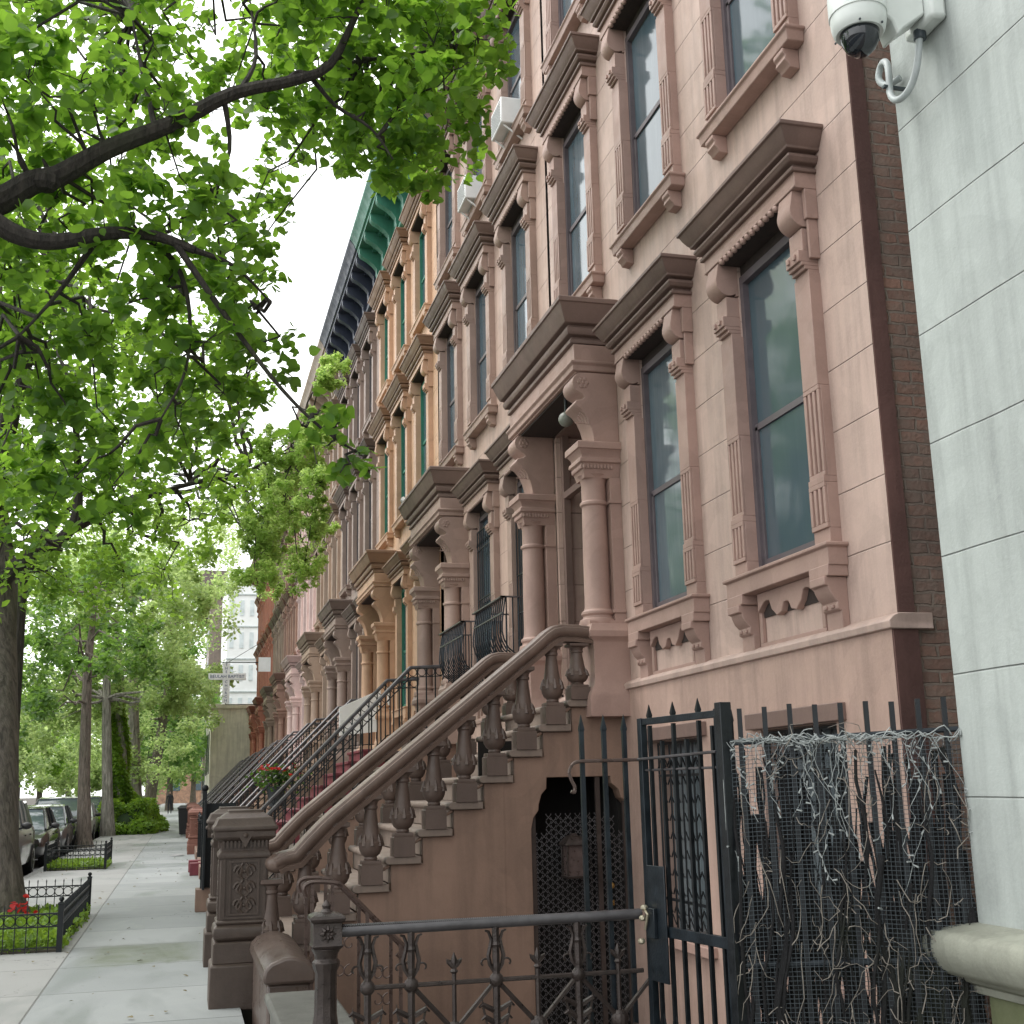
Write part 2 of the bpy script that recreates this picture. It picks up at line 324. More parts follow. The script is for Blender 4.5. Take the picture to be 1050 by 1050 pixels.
# ------------------------------------------------------------------ window kit (local: wall plane x=0, street side -x, centre y=0, sill top z=0)
XF = 3.75
_cache = {}
def window_meshes(H, lvl, parlor):
    """H = opening height; lvl 2 fine, 1 middle, 0 far"""
    key = (H, lvl, parlor)
    if key in _cache: return _cache[key]
    R = {}
    s = MB()
    for sg in (-1, 1):
        c = sg*.565
        def pil(w, x, z0, z1):
            s.box(-x, .02, c-w/2, c+w/2, z0, z1)
        if lvl == 2:
            b = .062
            pil(.19, .078, .0, .10)
            for (z0, z1) in ((.10, .38), (.42, .42+.58*(H/2.3))):
                ex = .012 if z0 < .2 else 0
                pil(.19, b+ex, z0, z1)
                for q in range(4):
                    y = c-.095+q*(.19-.028)/3
                    s.box(-(b+ex+.018), -(b+ex), y, y+.028, z0+.03, z1-.03)
                s.box(-(b+ex+.018), -(b+ex), c-.095, c+.095, z1-.03, z1)
                s.box(-(b+ex+.018), -(b+ex), c-.095, c+.095, z0, z0+.03)
            pil(.19, .09, .38, .42)
            pil(.188, .08, .42+.58*(H/2.3), H-.55)
        else: pil(.19, .078, 0, H-.55)
        # stud block, then the long scroll console under the frieze
        for k in range(3): pil(.17, .075+.022*k, H-.55+k*.025, H-.55+(k+1)*.025)
        pil(.17, .135, H-.475, H-.40)
        if lvl == 2:
            for q in (-.04, .04): s.box(-.15, -.135, c+q-.014, c+q+.014, H-.455, H-.42)
        pil(.165, .10, H-.40, H-.25)
        s.prism([(.0, H+.0), (-.148, H+.0), (-.152, H-.02)]+[(-.075-.098*cos(radians(t)), H-.135-.105*sin(radians(t))) for t in range(-20, 125, 12)]+[(-.02, H-.24), (.0, H-.24)], 'y', c-.088, c+.088)
        s.box(-.085, 0, c+sg*.095, c+sg*.135, H-.20, H); s.box(-.07, 0, c+sg*.095, c+sg*.118, H-.46, H-.20)
    # frieze box
    s.box(-.15, .02, -.70, .70, H+.001, H+.13)
    s.box(-.158, -.15, -.70, .70, H+.001, H+.018)
    if lvl == 2:
        for k in range(13):
            y = -.42+k*.07
            s.ball((-.143, y, H-.014), .027, 1, 1.1, .9, 6)
    R['window'] = s.mesh('window_surround')
    q = MB(); q.box(.02, .1, -.468, .468, H-.1, H-.02); R['head_shade'] = q.mesh('head_shade')  # dark strip that paints in the shade at the window head
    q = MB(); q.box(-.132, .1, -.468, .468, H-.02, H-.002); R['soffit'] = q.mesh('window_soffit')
    q = MB()
    if parlor: q.box(-.012, -.001, -.395, .395, -.30, -.145)  # added dark sheet, stands for the shade below the sill
    if parlor: R['apron_shade'] = q.mesh('apron_shade')
    h = MB()
    pr = [(p, z-.265) for p, z in [(.152, H+.37), (.175, H+.37), (.178, H+.395), (.155, H+.40), (.155, H+.42), (.192, H+.425), (.21, H+.45), (.21, H+.47), (.18, H+.475), (.18, H+.492), (.228, H+.497), (.228, H+.51), (.245, H+.53), (.272, H+.575), (.288, H+.612), (.302, H+.612), (.302, H+.64), (.29, H+.645), (.05, H+.66)]]
    h.mould(-.545, .545, 0, pr); R['hood'] = h.mesh('window_hood')
    h = MB()
    if parlor:
        h.mould(-.58, .58, 0, [(.10, -.14), (.13, -.135), (.13, -.03), (.15, -.02), (.15, 0), (.02, .012)])
        h.box(-.135, 0, -.70, -.47, -.2, -.13); h.box(-.135, 0, .47, .70, -.2, -.13)
        for sg in (-1, 1):
            c = sg*.585
            h.prism([(0, -.2), (-.15, -.2), (-.15, -.25), (-.125, -.255), (-.12, -.28), (-.10, -.32), (-.07, -.35), (-.075, -.36), (-.075, -.39), (-.06, -.4), (-.05, -.4), (-.05, -.51), (-.03, -.52), (0, -.52)], 'y', c-.09, c+.09)
            if lvl == 2:
                for q in (-.04, .04): h.box(-.088, -.074, c+q-.016, c+q+.016, -.385, -.362)
        # recessed apron with a scalloped board
        h.box(-.03, 0, -.44, .44, -.52, -.47); h.box(-.03, 0, -.44, -.40, -.47, -.14); h.box(-.03, 0, .40, .44, -.47, -.14)
        sc = [(-.40, -.141), (.40, -.141)]
        top = []
        for k in range(25):
            y = .40-.80*k/24; a = abs(y)/.40
            top.append((y, -.27+.07*abs(cos(pi*1.5*a))*(1 if a > .33 else .35)-(.05 if .12 < a < .5 else 0)))
        h.prism(sc+top, 'x', -.055, -.002)
    else:
        h.mould(-.585, .585, 0, [(.08, -.11), (.12, -.10), (.13, -.03), (.145, -.02), (.145, 0), (.02, .012)])
        for sg in (-1, 1):
            c = sg*.56
            h.prism([(0, -.11), (-.12, -.11), (-.12, -.14), (-.10, -.16), (-.11, -.19), (-.08, -.215), (-.07, -.24), (0, -.25)], 'y', c-.065, c+.065)
    R['sill'] = h.mesh('window_sill')
    f = MB(); w = .475; zt = H-.10
    f.box(.01, .09, -w, -w+.05, .012, zt); f.box(.01, .09, w-.05, w, .012, zt); f.box(.01, .09, -w+.05, w-.05, zt-.06, zt); f.box(.01, .09, -w+.05, w-.05, .012, .05)
    zm = H*.455
    f.box(.03, .075, -w+.05, w-.05, zm-.025, zm+.02)
    f.box(.03, .07, -w+.05, -w+.085, .05, zm); f.box(.03, .07, w-.085, w-.05, .05, zm); f.box(.03, .07, -w+.085, w-.085, .05, .1)
    R['sash'] = f.mesh('window_sash')
    g = MB(); g.box(.055, .06, -w+.05, w-.05, zm, zt-.06); g.box(.045, .05, -w+.085, w-.085, .1, zm-.02)
    R['pane'] = g.mesh('window_pane')
    _cache[key] = R; return R
def add_window(root, c, z, H, mats, lvl, parlor, Y0, bev):
    R = window_meshes(H, lvl, parlor)
    w = inst('window', R['window'], mats['trim'], root, (0, c-Y0, z), bev)
    for k in ('soffit', 'head_shade', 'apron_shade'):
        if k in R: inst(k, R[k], M['soot_shade'], w)
    for part, mk in (('hood', 'hood'), ('sill', 'trim'), ('sash', 'sash'), ('pane', 'glass')):
        inst(part, R[part], mats.get(mk, mats['trim']), w, (0, 0, 0), bev if part in ('hood', 'sill') else 0)
    return w

def holed_wall(mb, x, y0, y1, z0, z1, holes, depth):
    ys = sorted({y0, y1, *[h[0] for h in holes], *[h[1] for h in holes]}); zs = sorted({z0, z1, *[h[2] for h in holes], *[h[3] for h in holes]})
    for a, b in zip(ys, ys[1:]):
        for c, d in zip(zs, zs[1:]):
            ym, zm = (a+b)/2, (c+d)/2
            if any(h[0] < ym < h[1] and h[2] < zm < h[3] for h in holes): continue
            mb.add([(x, a, c), (x, b, c), (x, b, d), (x, a, d)], [(0, 1, 2, 3)])
    for (a, b, c, d) in holes:
        for q in (((a, c), (b, c)), ((b, c), (b, d)), ((b, d), (a, d)), ((a, d), (a, c))):
            (p, r) = q
            mb.add([(x, p[0], p[1]), (x, r[0], r[1]), (x+depth, r[0], r[1]), (x+depth, p[0], p[1])], [(0, 1, 2, 3)])

# ------------------------------------------------------------------ portico
def portico(root, yc, mats, lvl, bev, door_mat):
    t = mats['trim']; X = XF
    e = MB()
    # entablature: pale frieze over the consoles, dark stepped crown
    e.mould(yc-.73, yc+.73, X, [(.40, 5.57), (.43, 5.58), (.43, 5.62), (.41, 5.625), (.41, 5.645), (.455, 5.655), (.47, 5.69), (.47, 5.72), (.45, 5.725), (.45, 5.745), (.495, 5.755), (.515, 5.80), (.545, 5.88), (.562, 5.93), (.575, 5.93), (.575, 5.975), (.56, 5.985), (.02, 6.03)])
    p = e.build('portico', mats['hood'], root, bev)
    e = MB(); e.box(X-.392, X-.002, yc-1.15, yc+1.15, 5.285, 5.568)
    e.mould(yc-.76, yc+.76, X, [(.398, 5.30), (.42, 5.31), (.42, 5.36), (.44, 5.38), (.44, 5.40), (.402, 5.41), (.402, 5.568)])
    e.build('frieze', mats['trim'], p, bev)
    e = MB(); e.box(X-.36, X+.4, yc-.87, yc+.87, 5.262, 5.283); e.build('soffit', M['soot_shade'], p)
    for sg in (-1, 1):
        y = yc+sg*1.03
        b = MB()
        pr = [(X, 4.63), (X-.24, 4.63), (X-.25, 4.70), (X-.275, 4.80), (X-.31, 4.88), (X-.36, 4.94), (X-.40, 4.965), (X-.415, 4.99), (X-.40, 5.02), (X-.34, 5.03), (X-.315, 5.05), (X-.33, 5.075)]
        pr += [(X-.345-.085*cos(radians(a)), 5.19-.095*sin(radians(a))) for a in range(70, -95, -18)]+[(X-.3, 5.29), (X, 5.29)]
        b.prism(pr, 'y', y-.15, y+.15)
        cb = b.build('console', t, p, bev)
        if lvl == 2:
            r = MB()
            for k in range(6):
                a = k*pi/3; r.ball((X-.33+.035*cos(a), y-.152, 5.19+.035*sin(a)), .022, 1, .5, 1, 8)
            r.ball((X-.33, y-.155, 5.19), .02, 1, .6, 1, 8)
            r.build('rosette', t, p); r = MB(); r.tube([(X-.42, y-.152, 4.80), (X-.30, y-.152, 4.80)], .006, 4)
            for k in range(4):
                rr = .05+k*.028
                r.tube([(X-.42+.0+rr*cos(a)*1.0-.0, y-.152, 4.80+rr*sin(a)) for a in [radians(q) for q in range(-5, 75, 10)]], .008, 5)
            r.build('arch_rib', t, p)
        c = MB()
        cx = X-.215
        c.box(X-.105, X, y-.14, y+.14, 3.0, 4.30)
        c.lathe(cx, y, [(.165, 2.96), (.17, 2.99), (.165, 3.02), (.14, 3.03), (.135, 3.05), (.15, 3.07), (.15, 3.09), (.125, 3.11), (.117, 3.15), (.117, 3.6), (.112, 4.02), (.112, 4.05), (.13, 4.065), (.13, 4.09), (.112, 4.10), (.112, 4.27), (.13, 4.32), (.15, 4.34)], 20 if lvl else 10)
        c.box(X-.12, X, y-.155, y+.155, 4.065, 4.09); c.box(X-.12, X, y-.155, y+.155, 3.07, 3.1); c.box(X-.35, X, y-.16, y+.16, 2.965, 3.0)
        c.mould(y-.0, y+.0, X, [(.13, 4.30), (.15, 4.33), (.16, 4.40), (.19, 4.42), (.19, 4.44)] if False else [(.0, 4.30), (.0, 4.31)])
        c.rings([[(X, y-q, z), (X-.215-q, y-q, z), (X-.215-q, y+q, z), (X, y+q, z)] for q, z in [(.12, 4.30), (.14, 4.38), (.155, 4.43), (.175, 4.44), (.175, 4.47), (.155, 4.49), (.16, 4.52), (.185, 4.555), (.20, 4.56), (.20, 4.615), (.19, 4.628)]])
        c.rings([[(X, y-q, z), (X-.14-q, y-q, z), (X-.14-q, y+q, z), (X, y+q, z)] for q, z in [(.26, 2.16), (.26, 2.33), (.25, 2.36), (.20, 2.44), (.19, 2.5), (.19, 2.8), (.20, 2.82), (.235, 2.85), (.24, 2.9), (.225, 2.93), (.215, 2.965)]])
        cc = c.build('column', t, p, bev)
        if lvl == 2:
            l = MB()
            for k in range(9):
                l.ball((cx-.15, y-.13+k*.0325, 4.40), .018, .8, .9, 1.4, 6); l.ball((cx-.13+k*.0325, y-.15, 4.40), .018, .9, .8, 1.4, 6)
            l.build('capital_leaves', t, p)
    r = MB()   # recess lining and inner arch, in dark paint that stands for shade
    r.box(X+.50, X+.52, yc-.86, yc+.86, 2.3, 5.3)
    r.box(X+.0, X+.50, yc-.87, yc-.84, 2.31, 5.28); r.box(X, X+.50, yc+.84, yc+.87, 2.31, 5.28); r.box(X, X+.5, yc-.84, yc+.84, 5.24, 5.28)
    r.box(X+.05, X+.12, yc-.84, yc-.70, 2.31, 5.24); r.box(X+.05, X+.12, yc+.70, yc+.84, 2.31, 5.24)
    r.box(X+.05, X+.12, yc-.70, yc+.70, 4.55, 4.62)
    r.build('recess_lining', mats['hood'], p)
    d = MB()
    for s0 in (-.68, .01):
        d.box(X+.42, X+.47, yc+s0, yc+s0+.67, 2.32, 4.5)
        for z0, z1 in ((2.45, 3.15), (3.25, 4.35)):
            d.box(X+.405, X+.42, yc+s0+.08, yc+s0+.59, z0, z0+.03); d.box(X+.405, X+.42, yc+s0+.08, yc+s0+.59, z1-.03, z1)
            d.box(X+.405, X+.42, yc+s0+.08, yc+s0+.11, z0, z1); d.box(X+.405, X+.42, yc+s0+.56, yc+s0+.59, z0, z1)
    dd = d.build('door', door_mat, root, bev)
    if lvl: MB().ball((X+.38, yc+.05, 3.25), .03).build('handle', M['brass'], dd)
    return p

def roof_cornice(root, Ya, Yb, mat, lvl, bev, zb=12.15, colr=None):
    c = MB(); X = XF
    pr = [(.05, zb), (.08, zb+.02), (.08, zb+.10), (.04, zb+.12), (.04, zb+.62), (.12, zb+.66), (.14, zb+.72), (.50, zb+.74), (.50, zb+.82), (.54, zb+.84), (.57, zb+.93), (.62, zb+1.0), (.66, zb+1.06), (.66, zb+1.12), (.62, zb+1.14), (-.3, zb+1.2)]
    c.rings([[(X, Ya, z), (X-p, Ya, z), (X-p, Yb, z), (X, Yb, z)] for p, z in pr])
    co = c.build('cornice', mat, root, bev)
    b = MB(); n = int((Yb-Ya-.3)/.78)
    for k in range(n+1):
        y = Ya+.2+k*(Yb-Ya-.4)/n
        br = MB()
        br.prism([(X-.04, zb+.14), (X-.10, zb+.13), (X-.12, zb+.2), (X-.12, zb+.3), (X-.2, zb+.4), (X-.33, zb+.5), (X-.45, zb+.56), (X-.49, zb+.62), (X-.49, zb+.74), (X-.04, zb+.735)], 'y', y-.09, y+.09)
        br.build('bracket', mat, co, 0)
    if lvl:
        for k in range(int((Yb-Ya)/.16)):
            y = Ya+.08+k*.16; b.box(X-.22, X-.13, y-.035, y+.035, zb+.64, zb+.735)
        b.box(X-.15, X-.128, Ya+.03, Yb-.03, zb+.65, zb+.74); b.build('dentils', mat, co)
    return co

def grille(mb, x, yc, z0, z1, w=.4):
    for k in range(9):
        y = yc-w+2*w*k/8; mb.tube([(x, y, z0), (x, y, z1)], .008, 5)
    for z in (z0, z0+.22, z1-.25, z1): mb.box(x-.008, x+.008, yc-w, yc+w, z-.01, z+.01)
    for z in (z0+.04, z1-.20):
        for k in range(8):
            y = yc-w+2*w*k/8; mb.tube([(x-.012, y, z), (x-.012, y+w/8, z+.07), (x-.012, y+w/4*.99, z)], .005, 4)

# ------------------------------------------------------------------ houses
def house(Y0, W, mats, lvl, label, cols, extra=None):
    root = thing('brownstone_house', (XF, Y0, 0), label, 'house', 'brownstone row houses along the pavement')
    bev = .006 if lvl == 2 else 0
    k = W/6.2; bays = [Y0+1.17*k, Y0+3.17*k, Y0+5.15*k]; pc = Y0+5.42*k; Y1 = Y0+W
    holes = []
    for b in bays[:2]: holes.append((b-.475, b+.475, 2.96, 5.24))
    for b in bays: holes += [(b-.475, b+.475, 6.39, 8.49), (b-.475, b+.475, 9.47, 11.33)]
    holes.append((pc-.86, pc+.86, 2.5, 5.27))
    w = MB(); holed_wall(w, XF, Y0, Y1, 2.42, 12.2, holes, .2)
    w.add([(XF, Y1, 2.42), (XF, Y1, 13.2), (XF+9, Y1, 13.2), (XF+9, Y1, -.7)], [(0, 1, 2, 3)])
    w.box(XF, XF+9, Y0+.01, Y1-.01, 12.2, 13.15)
    if lvl < 2: w.add([(XF, Y0, 2.42), (XF, Y0, 13.2), (XF+9, Y0, 13.2), (XF+9, Y0, -.7)], [(0, 1, 2, 3)])
    w.build('wall', mats['wall'], root, recalc=False, smooth=False)
    # basement storey and water table
    bh = [(b-.5, b+.5, .45, 1.92) for b in bays[:2]]
    bw = MB(); holed_wall(bw, XF-.045, Y0, Y1, -.7, 2.40, bh, .25)
    bw.build('basement_wall', mats.get('base', mats['wall']), root, recalc=False, smooth=False)
    wt = MB(); wt.rings([[(XF+.2, Y0-(.03 if lvl == 2 else -.001), z), (XF-p, Y0-(.03 if lvl == 2 else -.001), z), (XF-p, Y1-.001, z), (XF+.2, Y1-.001, z)] for p, z in [(.04, 2.385), (.07, 2.39), (.075, 2.43), (.05, 2.455), (.005, 2.475)]])
    wt.build('water_table', mats.get('trim_light', mats['trim']), root, bev)
    for i, b in enumerate(bays):
        if i < 2: add_window(root, b, 2.96, 2.28, mats, lvl, True, Y0, bev)
        add_window(root, b, 6.39, 2.10, mats, lvl, False, Y0, bev)
        add_window(root, b, 9.47, 1.86, mats, lvl, False, Y0, bev)
    if lvl:
        for b in bays[:2]:
            s = MB(); s.box(XF-.10, XF+.0, b-.62, b+.62, 1.925, 2.03)
            bwn = s.build('basement_window', mats['hood'], root, bev); s = MB(); s.box(XF-.12, XF, b-.6, b+.6, .37, .445); s.build('sill', mats['trim'], bwn, bev)
            s = MB(); s.box(XF+.12, XF+.13, b-.5, b+.5, .45, 1.92); s.build('pane', M['curtained'], bwn)
            s = MB(); grille(s, XF+.0, b, .48, 1.9, .47)
            for kx in range(7):
                for kz in range(9):
                    yy = b-.4+kx*.133; zz = .6+kz*.14; s.tube([(XF+.01, yy-.05, zz), (XF+.01, yy, zz+.06), (XF+.01, yy+.05, zz)], .006, 4)
            s.build('grille', M['iron'], bwn)
    portico(root, pc, mats, lvl, bev, mats['door'])
    roof_cornice(root, Y0+.02, Y1-.02, mats['cornice'], lvl, 0)
    return root, bays, pc

# ------------------------------------------------------------------ stoops
M['brass'] = simple('brass', (.6, .42, .15), .3, 1, .2, 10, 0)
M['curtained'] = glass('curtained_glass', (.10, .12, .13), .2, .8)
M['newel'] = stone('dark_brownstone', (.082, .058, .046), None, .5, .65, .5)
M['tread'] = stone('stoop_stone', (.215, .165, .135), None, .6, .7, .3)
M['side'] = stone('stoop_side_paint', (.25, .16, .118), None, .6, .8, .3)
M['handrail_stone'] = stone('handrail_brownstone', (.17, .118, .095), None, .38, .75, .3)
M['baluster'] = stone('baluster_brownstone', (.125, .086, .07), None, .5, .65, .4)
def newel(root, cx, cy, mat, h=1.46):
    k = h/1.46
    n = MB()
    n.sq(cx, cy, [(.245, -.02), (.245, .30*k), (.225, .315*k)])
    n.sq(cx, cy, [(.225, .315*k), (.225, .46*k), (.215, .475*k)])
    n.sq(cx, cy, [(.19, .475*k), (.222, .50*k), (.23, .54*k), (.222, .58*k), (.195, .60*k)])
    n.sq(cx, cy, [(.205, .60*k), (.21, .615*k), (.205, .63*k)])
    n.sq(cx, cy, [(.185, .62*k), (.185, 1.10*k)])
    n.sq(cx, cy, [(.20, 1.09*k), (.205, 1.115*k), (.20, 1.13*k), (.185, 1.15*k), (.185, 1.22*k), (.215, 1.235*k), (.235, 1.25*k), (.235, 1.30*k), (.25, 1.305*k), (.25, 1.33*k), (.235, 1.345*k), (.215, 1.39*k), (.21, 1.40*k), (.19, 1.405*k), (.15, 1.435*k), (.135, 1.437*k), (.135, h)])
    o = n.build('newel', mat, root, .008)
    d = MB()
    for (nx, ny) in ((0, -1), (-1, 0)):
        def P(u, z, out):   # u across the face
            r = .185+out
            return (cx+u, cy-r, z) if ny else (cx-r, cy+u, z)
        def fb(u0, u1, z0, z1, out):
            a = P(u0, z0, 0); b = P(u1, z1, out); d.box(min(a[0], b[0]), max(a[0], b[0]), min(a[1], b[1]), max(a[1], b[1]), z0, z1)
        za, zb = .68*k, 1.06*k
        for u in (-.115, .10): fb(u, u+.015, za, zb, .012)
        fb(-.115, .115, za-.015, za, .012); fb(-.115, .115, zb, zb+.015, .012)
        for u in (-.165, .145): fb(u, u+.02, .64*k, 1.09*k, .01)
        fb(-.145, .145, .64*k, .655*k, .01)
        for q in range(3):      # interlaced scrollwork
            zc = za+.06+q*.127
            for sg in (-1, 1):
                d.tube([P(sg*(.045+.035*cos(t)*(1-t/9)), zc+.05*sin(t)*(1-t/12), .004) for t in [x*.55 for x in range(12)]], .013, 5)
                d.tube([P(sg*.01, zc-.06, .004), P(sg*.06, zc-.01, .004), P(sg*.01, zc+.06, .004)], .011, 5)
            d.ball(P(0, zc, 0), .016, 1, 1, 1, 6)
        q = [P(-.07, 1.30*k, .052), P(.07, 1.30*k, .052), P(0, 1.17*k, .052), P(-.07, 1.30*k, 0), P(.07, 1.30*k, 0), P(0, 1.17*k, 0)]
        d.add(q, [(0, 1, 2), (3, 5, 4), (0, 3, 4, 1), (1, 4, 5, 2), (2, 5, 3, 0)])
        d.ball(P(0, 1.265*k, .055), .02, 1, 1, 1, 8)
        for j in range(12):
            u = -.165+j*.03; fb(u-.008, u+.008, 1.17*k, 1.225*k, .018)
    d.build('carved_panel', mat, o)
    return o
def baluster_mesh(h):
    b = MB()
    b.sq(0, 0, [(.088, 0), (.088, .15), (.082, .155)]); b.sq(0, 0, [(.075, .155), (.078, .17), (.075, .185)])
    b.lathe(0, 0, [(.05, .185), (.055, .20), (.05, .215), (.075, .235), (.092, .27), (.097, .305), (.10, .33), (.086, .345), (.078, .36), (.07, .40), (.06, .47), (.052, .54), (.048, .585), (.058, .595), (.058, .61), (.052, .62), (.06, .65), (.078, .66)], 16)
    for k in range(8):
        a = k*pi/4; b.tube([(.093*cos(a), .093*sin(a), .30), (.085*cos(a), .085*sin(a), .36), (.078*cos(a), .078*sin(a), .39)], [.02, .014, .004], 5)
    b.sq(0, 0, [(.07, .66), (.085, .67), (.085, h-.002), (.085, h)])
    return b.mesh('baluster')
def stone_stoop(yc):
    root = thing('brownstone_stoop', (2, yc, 0), 'brown stone stoop with heavy balusters and carved newel posts, nearest the camera', 'stoop', 'stoops of the row')
    ya, yb = yc-1.14, yc+1.14
    rise, run, n = .2085, .262, 11
    nose = [3.43-.262*(n-1-i)-.26 for i in range(n)]     # x of each tread's nosing, bottom first
    tops = [.225+rise*i for i in range(n)]
    for i in range(n):
        s = MB()
        x1 = nose[i+1]+.03 if i < n-1 else 3.72
        s.box(nose[i]+.04, x1+(.05 if i < n-1 else 0), ya+.02, yb-.02, (tops[i-1] if i else -.02), tops[i]-.055)
        r = .03
        pr = [(nose[i]+r-r*sin(a), tops[i]-.03+r*cos(a)) for a in [radians(t) for t in range(0, 181, 30)]]
        pr += [(x1, tops[i]-.06), (x1, tops[i])]
        s.prism(pr, 'y', ya-.05, yb+.05)
        s.build('step', M['tread'], root, .006)
    for y0, sg in ((ya, 1), (yb, -1)):
        a, b = (y0, y0+.16) if sg > 0 else (y0-.16, y0)
        pts = [(.86, -.7), (2.835, -.7), (2.835, 1.24), (2.855, 1.33), (2.90, 1.39), (2.905, 1.44), (2.93, 1.52), (2.975, 1.57), (2.98, 1.66), (3.55, 1.66), (3.56, 1.60), (3.62, 1.55), (3.64, 1.48), (3.665, 1.46), (3.70, 1.42), (3.704, -.7), (3.72, -.7), (3.72, 2.245)]
        if sg < 0: pts = [(.86, -.7), (3.72, -.7), (3.72, 2.245)]
        for i in range(n-1, -1, -1):
            pts += [(nose[i]+.05, tops[i]-.063)]
            if i: pts += [(nose[i]+.05, tops[i-1]-.063)]
        s = MB(); s.prism(pts, 'y', a, b); o = s.build('stoop_side', M['side'], root, .005, smooth=False)
        if sg > 0:
            s = MB()
            for i in range(1, n):
                s.tube([(nose[i]+.035, a-.004, tops[i]-.07)]+[(nose[i]+.035-.0+(-.22)*t, a-.004, tops[i]-.075-.13*(t**1.6)-.01*sin(t*6)) for t in (.15, .4, .7, 1.0)], [.012, .014, .012, .01, .006], 6)
            s.box(3.22, 3.72, a-.006, a, 2.12, 2.14); s.box(1.5, 2.83, a-.012, a, .50, .53)
            s.box(2.60, 2.605, a-.003, a, -.6, 1.7)
            s.build('scroll_moulding', M['side'], o)
    # balusters, one on each tread on both sides
    hr = lambda x: 2.925+(x-3.02)*.796 if x < 3.06 else 2.95
    bm_ = None
    for y in (ya+.02, yb-.02):
        for i in range(n):
            x = nose[i]+.15 if i < n-1 else nose[i]+.12
            h = hr(x)-.155-tops[i]
            if bm_ is None: bm_ = baluster_mesh(.70)
            inst('baluster', bm_, M['baluster'], root, (x-2, y-yc, tops[i])).scale = (1, 1, h/.70)
        sec = [(-.085, -.155), (.085, -.155), (.095, -.125), (.075, -.11), (.115, -.085), (.125, -.06), (.12, -.035), (.10, -.03), (.095, -.012), (.05, 0), (-.05, 0), (-.095, -.012), (-.10, -.03), (-.12, -.035), (-.125, -.06), (-.115, -.085), (-.075, -.11), (-.095, -.125)]
        path = [(.70, 1.10), (.76, 1.13), (.86, 1.15), (.95, hr(.95)-.07+.04), (1.05, hr(1.05)-.01), (1.15, hr(1.15))]+[(x, hr(x)) for x in (1.6, 2.2, 2.85)]+[(2.98, 2.90), (3.05, 2.945), (3.14, 2.965), (3.28, 2.96), (3.51, 2.94)]
        s = MB(); s.sweep_xz(path, sec, y)
        s.ball((.745, y, 1.045), .10, 1.1, 1.1, .8, 14)
        s.build('handrail', M['handrail_stone'], root, 0, ang=50)
    newel(root, .49, ya+.17, M['newel']); newel(root, .49, yb+.25, M['newel'])
    return root, nose, tops

def iron_rail(mb, path, y, h, step=.14, ring=False, mb_top=None, r=.012):
    """path: list of (x, z ground); rails follow it, balusters every step"""
    L = [0]
    for (a, b), (c, d) in zip(path, path[1:]): L.append(L[-1]+abs(c-a))
    def at(t):
        for k in range(len(path)-1):
            if t <= L[k+1]+1e-6:
                u = (t-L[k])/(L[k+1]-L[k]); return path[k][0]+(path[k+1][0]-path[k][0])*u, path[k][1]+(path[k+1][1]-path[k][1])*u
        return path[-1]
    (mb_top or mb).tube([(x, y, z+h) for x, z in path], .028, 6)
    mb.tube([(x, y, z+.10) for x, z in path], .012, 4)
    if ring: mb.tube([(x, y, z+h-.13) for x, z in path], .010, 4)
    t = 0
    while t <= L[-1]+1e-6:
        x, z = at(t); mb.tube([(x, y, z+.08), (x, y, z+h)], r, 4)
        if ring and t+step <= L[-1]:
            x2, z2 = at(t+step/2); mb.tube([(x2+.055*cos(a), y, z2+h-.065+.055*sin(a)) for a in [k*pi/5 for k in range(11)]], .007, 4)
        t += step
def iron_stoop(yc, label, tmat, riser_mat, lvl, newels=None, dark_top=True):
    root = thing('brownstone_stoop', (2, yc, 0), label, 'stoop', 'stoops of the row')
    rise, run, n = .2085, .25, 11; ya, yb = yc-1.05, yc+1.05
    nose = [3.40-run*(n-1-i)-.26 for i in range(n)]; tops = [.225+rise*i for i in range(n)]
    for i in range(n):
        s = MB(); x1 = nose[i+1]+.03 if i < n-1 else 3.72
        s.box(nose[i]+.03, x1+.04 if i < n-1 else x1, ya+.02, yb-.02, (tops[i-1] if i else -.02), tops[i]-.05)
        s.box(nose[i], x1, ya-.03, yb+.03, tops[i]-.05, tops[i])
        s.build('step', riser_mat, root, .006 if lvl else 0)
    for y0 in (ya, yb-.15):
        pts = [(.8, -.1), (3.72, -.1), (3.72, 2.24)]
        for i in range(n-1, -1, -1):
            pts += [(nose[i]+.04, tops[i]-.055)]
            if i: pts += [(nose[i]+.04, tops[i-1]-.055)]
        MB().prism(pts, 'y', y0, y0+.15).build('stoop_side', tmat, root, smooth=False)
    path = [(.42, .0), (.80, .10), (2.95, tops[-1]-.03), (3.62, tops[-1])]
    for y in (ya+.06, yb-.06):
        s = MB(); tp = MB(); iron_rail(s, path, y, .92, .125, lvl > 0, tp)
        o = s.build('railing', M['iron'], root); tp.build('top_rail', M['rail_top'], o)
        s = MB()
        for x in (.42,):
            s.sq(x, y, [(.05, 0), (.05, .06), (.035, .08), (.035, .92), (.05, .94), (.05, 1.0), (.03, 1.02)]); s.ball((x, y, 1.07), .045)
        s.build('end_post', M['iron'], root)
    if newels:
        for y in (ya, yb): newel(root, .42, y, newels, 1.2)
    return root
M['rail_top'] = simple('worn_iron_rail', (.105, .10, .105), .35, .45, .3, 10, .1)

